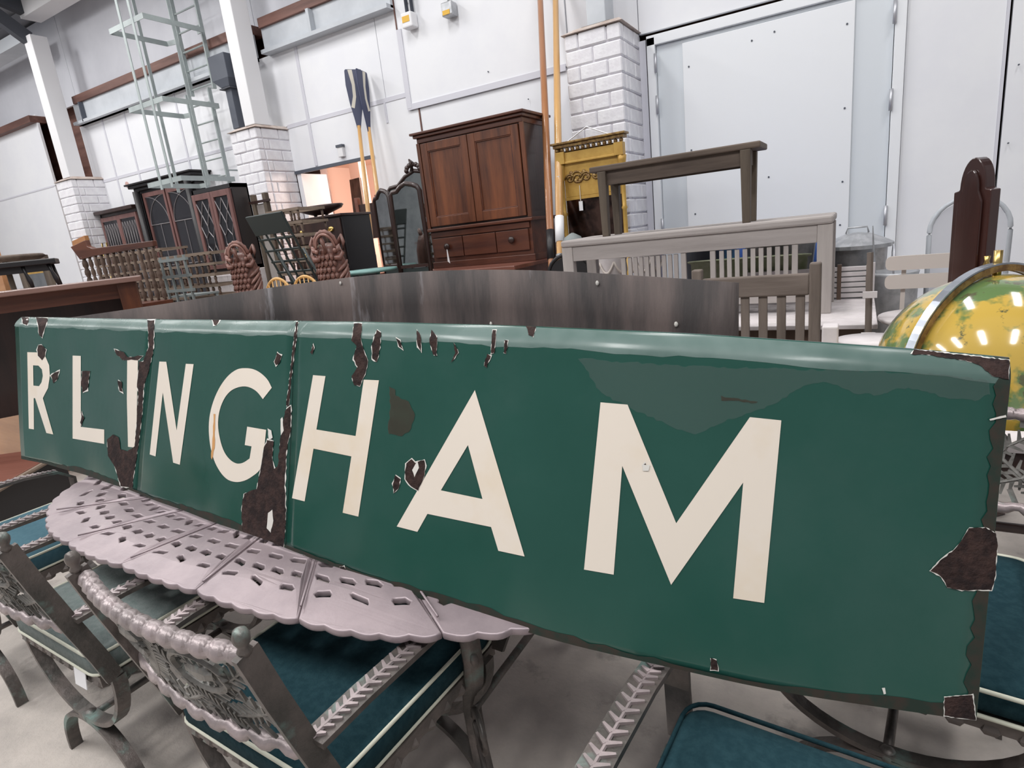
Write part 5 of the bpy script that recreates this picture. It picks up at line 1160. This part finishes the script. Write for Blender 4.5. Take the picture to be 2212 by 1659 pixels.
# ---- carved griffin figures
def griffin(P, rz, lab, s):
    t = thing('carved_griffin', lab, 'carving', P, rz, 'carved griffin figures'); t.scale = (s*0.80, s*0.85, s)
    b = MB().lathe([(0.15, 0), (0.17, 0.03), (0.15, 0.08), (0.155, 0.3), (0.17, 0.5), (0.165, 0.62), (0.13, 0.72), (0.10, 0.78)], 20, (0, 0, 0), 1, 0.8)
    b.build('body', M_carved, t, True)
    for r in range(7):
        z = 0.34+r*0.055; n = 6
        row = MB()
        for k in range(n):
            a = -PI*0.86+(PI*0.55)*(k+(0.5 if r % 2 else 0))/n; R = 0.165
            row.prism([(-0.024, 0.03), (0.024, 0.03), (0.022, -0.012), (0.0, -0.036), (-0.022, -0.012)], Vector((R*1.02*math.cos(a), R*0.84*math.sin(a), z)), Vector((-math.sin(a), math.cos(a), 0)), Vector((0.28*math.cos(a)*-1, 0.28*math.sin(a)*-1, 1)).normalized(), 0.016)
        row.build('breast_feathers', M_carved, t, True)
    for k in range(5):
        pts = []
        for i in range(9):
            q = i/8; a = -0.95+q*1.0; pts.append((0.185*math.cos(a-0.1)+0.0, 0.15*math.sin(a-0.1), 0.26+0.07*k+0.22*q*(1-0.15*k)))
        MB().tube(pts, [0.010+0.012*math.sin(PI*i/8) for i in range(9)], 7).build('wing_feather', M_carvedlt if k % 2 else M_carved, t, True)
    MB().ball((0.16, -0.05, 0.28), 0.055, 0.05, 0.06).build('wing_scroll', M_carved, t, True)
    MB().ball((0.0, -0.02, 0.70), 0.12, 0.10, 0.10, 14, 10).build('head', M_carved, t, True)
    cr = [(0.12*math.cos(q), -0.10-0.03*math.sin(q), 0.765+0.125*math.sin(q)) for q in [PI*(0.02+0.96*k/16) for k in range(17)]]
    MB().tube(cr, [0.020+0.007*(k % 2) for k in range(17)], 8).build('crest_arch', M_carved, t, True)
    MB().tube([(p_[0]*0.86, p_[1]-0.035, p_[2]-0.02) for p_ in cr], 0.013, 8).build('upper_lip', M_carvedlt, t, True)
    MB().tube([(-0.03, -0.13, 0.86), (-0.01, -0.17, 0.80), (0.0, -0.155, 0.73), (-0.02, -0.13, 0.69)], [0.02, 0.026, 0.022, 0.012], 8).build('tongue', M_carved, t, True)
    for sx in (-1, 1):
        MB().tube([(sx*0.09, -0.11, 0.72), (sx*0.15, -0.12, 0.75), (sx*0.175, -0.10, 0.70), (sx*0.14, -0.13, 0.655), (sx*0.08, -0.15, 0.66)], [0.03, 0.032, 0.026, 0.030, 0.018], 8).build('jowl', M_carved, t, True)
        MB().ball((sx*0.10, -0.155, 0.725), 0.020).build('eye', M_carvedlt, t, True)
        MB().tube([(sx*0.12, -0.02, 0.78), (sx*0.17, -0.03, 0.84), (sx*0.185, -0.05, 0.79), (sx*0.17, -0.04, 0.72)], [0.03, 0.028, 0.022, 0.012], 8).build('ear', M_carved, t, True)
    return t
p = OY(722, 600, 4.0); griffin((p.x, 4.0, 0.72), 0.55, 'carved wooden griffin with scaled breast in front of the black chest', 1.0)
p = OY(537, 615, 4.15); griffin((p.x, 4.15, 0.72), 0.55, 'carved wooden griffin with scaled breast in front of the white cupboard', 1.02)
# ---- other pieces between the griffins and the press
sk = thing('luggage_stand', 'old pale timber board frame standing by the brick pier', 'frame', (OY(575, 500, 5.35).x, 5.35, 0))
MB().box(-0.09, 0.10, 0, 0.03, 0.0, 2.12).build('board', M_grey_teakz, sk)
for x in (-0.11, 0.12): bx('post', M_oakz, sk, x-0.03, x+0.03, -0.03, 0.03, 0, 2.24, bevel=0.004)
bx('cross_bar', M_darkwood, sk, -0.18, 0.20, -0.035, 0.0, 2.13, 2.16)
MB().bar((0.0, -0.10, 0), (0.32, -0.30, 0.95), 0.05, 0.03).build('brace', M_darkwood, sk)
lc = thing('lattice_recliner', 'dark green metal recliner with solid headrest and square lattice back', 'chair', (-4.70, 3.98, 0.72), 0.0)
lat = Matrix.Rotation(0.40, 4, 'X')
def lpart(nm, *d):
    me = MB().box(*d).mesh(nm); me.transform(Matrix.Translation((0.0, 0.10, 0.42)) @ lat @ Matrix.Translation((0, 0, -0.42))); return link(nm, me, M_darkgreen, lc, False, 0.003)
lpart('headrest', -0.245, 0.245, -0.012, 0.012, 0.98, 1.17)
for i in range(5): lpart('upright', -0.235+i*0.115, -0.215+i*0.115, -0.006, 0.006, 0.44, 0.98)
for i in range(5): lpart('cross_bar', -0.245, 0.245, -0.008, 0.008, 0.46+i*0.115, 0.48+i*0.115)
for y in (-0.03, 0.30):
    MB().tube([(-0.12, y, 0.78), (0.0, y, 0.55), (0.12, y, 0.36), (0.20, y, 0.20), (0.26, y, 0.10), (0.30, y, 0.0)], 0.014, 8).build('rocker_arm', M_darkgreen, lc, True)
    MB().tube([(0.05, y, 0.42), (-0.15, y, 0.0)], 0.013, 8).build('leg', M_darkgreen, lc, True)
MB().box(-0.22, 0.26, -0.03, 0.30, 0.40, 0.42).build('seat', M_darkgreen, lc, bevel=0.005)
bc = thing('tall_chest', 'tall black chest of drawers with brass handles in front of the opening', 'chest', (-5.92, 5.5, 0))
MB().box(-0.48, 0.48, 0.015, 0.50, 0, 1.84).build('carcase', M_black, bc, bevel=0.004); MB().box(-0.51, 0.50, -0.02, 0.52, 1.84, 1.87).build('top', M_darkwood, bc, bevel=0.006)
for k in range(6):
    z = 0.10+k*0.29; d = bx('drawer', M_darkwood, bc, -0.45, 0.45, -0.004, 0.015, z, z+0.27, bevel=0.005)
    for x in (-0.25, 0.28): MB().ball((x, -0.01, z+0.15), 0.05, 0.008, 0.032, 8, 5).tube([(x-0.035, -0.012, z+0.155), (x-0.025, -0.035, z+0.125), (x+0.025, -0.035, z+0.125), (x+0.035, -0.012, z+0.155)], 0.006, 6).build('brass_handle', M_brass, d, True)
tr = thing('round_tray', 'dark round wooden tray with turned feet on the tall chest', 'tray', (-6.0, 5.72, 1.87)); MB().lathe([(0.12, 0.03), (0.34, 0.09), (0.38, 0.13), (0.36, 0.14), (0.30, 0.10), (0.01, 0.08)], 28, (0, 0, 0), 1.0, 0.5).build('dish', M_darkwood, tr, True)
for x in (-0.1, 0.1): MB().lathe([(0.03, 0), (0.02, 0.02), (0.03, 0.05)], 8, (x, 0, 0)).build('foot', M_darkwood, tr, True)
rc = thing('red_chair_back', 'red brown chair standing behind the tall chest in the opening', 'chair', (-6.25, 6.9, 0))
for x in (-0.2, 0.2): bx('back_post', M_redwood, rc, x-0.03, x+0.03, -0.03, 0.03, 0, 2.15, bevel=0.004)
bx('back_board', M_darkwood, rc, -0.17, 0.17, -0.015, 0.015, 1.55, 2.05); bx('seat', M_redwood, rc, -0.23, 0.23, -0.40, 0.03, 1.0, 1.05); 
for x in (-0.2, 0.2): bx('front_leg', M_redwood, rc, x-0.03, x+0.03, -0.38, -0.33, 0, 1.0)
bb = thing('bark_board', 'rough dark bark faced board leaning inside the opening', 'board', (-7.30, 7.6, 0)); MB().bar((0.12, 0, 0), (0.0, 0.25, 2.55), 0.30, 0.06, (0, 1, 0), 0.22, 0.05).build('board', M_bark, bb)
# folding mirrors with shaped tops
def shaped(w, z0, z1, top):
    return [(-w, z0), (-w, z1), (-w*0.85, z1+top*0.25), (-w*0.55, z1+top*0.30), (-w*0.25, z1+top*0.75), (0.1*w, z1+top), (w*0.55, z1+top*0.8), (w*0.85, z1+top*0.55), (w, z1+top*0.1), (w, z0)]
def mirror(name, lab, P, rz, w, z1, top, crest=False):
    t = thing(name, lab, 'mirror', P, rz)
    o = shaped(w, 0.0, z1, top)
    MB().tube([(a, 0, b) for a, b in o], 0.026, 8).build('frame', M_darkwood, t, True)
    i = shaped(w-0.015, 1.22 if not crest else 0.9, z1, top*0.97)
    MB().prism(i, (0, 0.006, 0), (1, 0, 0), (0, 0, 1), 0.012).build('glass', M_mirror, t)
    MB().prism(shaped(w-0.015, 0.05, 1.18, 0.0)[:2]+[(w-0.015, 1.18), (w-0.015, 0.05)], (0, 0.006, 0), (1, 0, 0), (0, 0, 1), 0.012).build('lower_panel', M_darkgreen, t) if not crest else None
    MB().bar((-w, 0, 1.20), (w, 0, 1.20), 0.03, 0.03).build('cross_rail', M_darkwood, t)
    if crest:
        m = MB()
        for k in range(7):
            a = PI*k/6; m.ball((0.1*w+0.10*math.cos(a), -0.02, z1+top+0.01+0.06*math.sin(a)), 0.035, 0.02, 0.03, 8, 5)
        m.tube([(0.1*w-0.02, -0.02, z1+top), (0.1*w, -0.03, z1+top+0.09), (0.1*w-0.04, -0.02, z1+top+0.13)], [0.03, 0.03, 0.01], 8); m.build('carved_crest', M_darkwood, t, True)
    return t
p0 = OY(832, 480, 5.35); mirror('folding_mirror', 'narrow shaped top mirror leaf beside the oars', (p0.x, 5.35, 0), -0.35, 0.17, 1.93, 0.10)
p0 = OY(884, 480, 4.90); mirror('folding_mirror', 'narrow shaped top mirror leaf beside the linen press', (p0.x, 4.90, 0), 0.12, 0.17, 1.915, 0.09)
p0 = OY(893, 480, 5.95); mirror('crested_mirror', 'large mirror with carved flower crest half hidden by the linen press', (p0.x+0.08, 5.95, 0), 0.0, 0.42, 2.05, 0.20, True)
# teal table, pine chairs, white lampshade
tt2 = thing('teal_round_table', 'low teal painted round table before the folding mirrors', 'table', (-4.42, 4.64, 0.72)); MB().lathe([(0.01, 0.465), (0.33, 0.465), (0.35, 0.475), (0.35, 0.495), (0.01, 0.50)], 36).build('table_top', M_teal, tt2, True)
for k in range(3): a = 2*PI*k/3+0.4; MB().tube([(0.13*math.cos(a), 0.13*math.sin(a), 0), (0.16*math.cos(a), 0.16*math.sin(a), 0.465)], 0.02, 8).build('leg', M_teal, tt2, True)
def pine(P, lab):
    t = thing('pine_hoop_chair', lab, 'chair', P, 0.15)
    t.scale = (0.8, 0.8, 0.92)
    MB().tube([(-0.17, 0, 0.26)]+[(-0.17*math.cos(q), 0.03, 0.42+0.17*math.sin(q)) for q in [PI*i/14 for i in range(15)]]+[(0.17, 0, 0.26)], 0.015, 8).build('back_hoop', M_pine, t, True)
    for i in range(5):
        x = -0.11+i*0.055; MB().tube([(x, 0, 0.26), (x, 0.025, 0.42+0.17*math.sqrt(max(0, 1-(x/0.17)**2)))], 0.007, 6).build('spindle', M_pine, t, True)
    MB().lathe([(0.17, 0.24), (0.18, 0.26), (0.01, 0.265)], 20, (0, -0.16, 0)).build('seat', M_pine, t, True)
    for sx in (-1, 1):
        for y in (-0.28, -0.04): MB().tube([(sx*0.14, y, 0), (sx*0.11, y*0.9, 0.24)], 0.013, 8).build('leg', M_pine, t, True)
p0 = OY(592, 600, 3.5); pine((p0.x, 3.5, 0.72), 'small yellow pine hoop back chair next to the far griffin')
p0 = OY(642, 600, 3.5); pine((p0.x+0.06, 3.5, 0.72), 'small yellow pine hoop back chair between the two griffins')
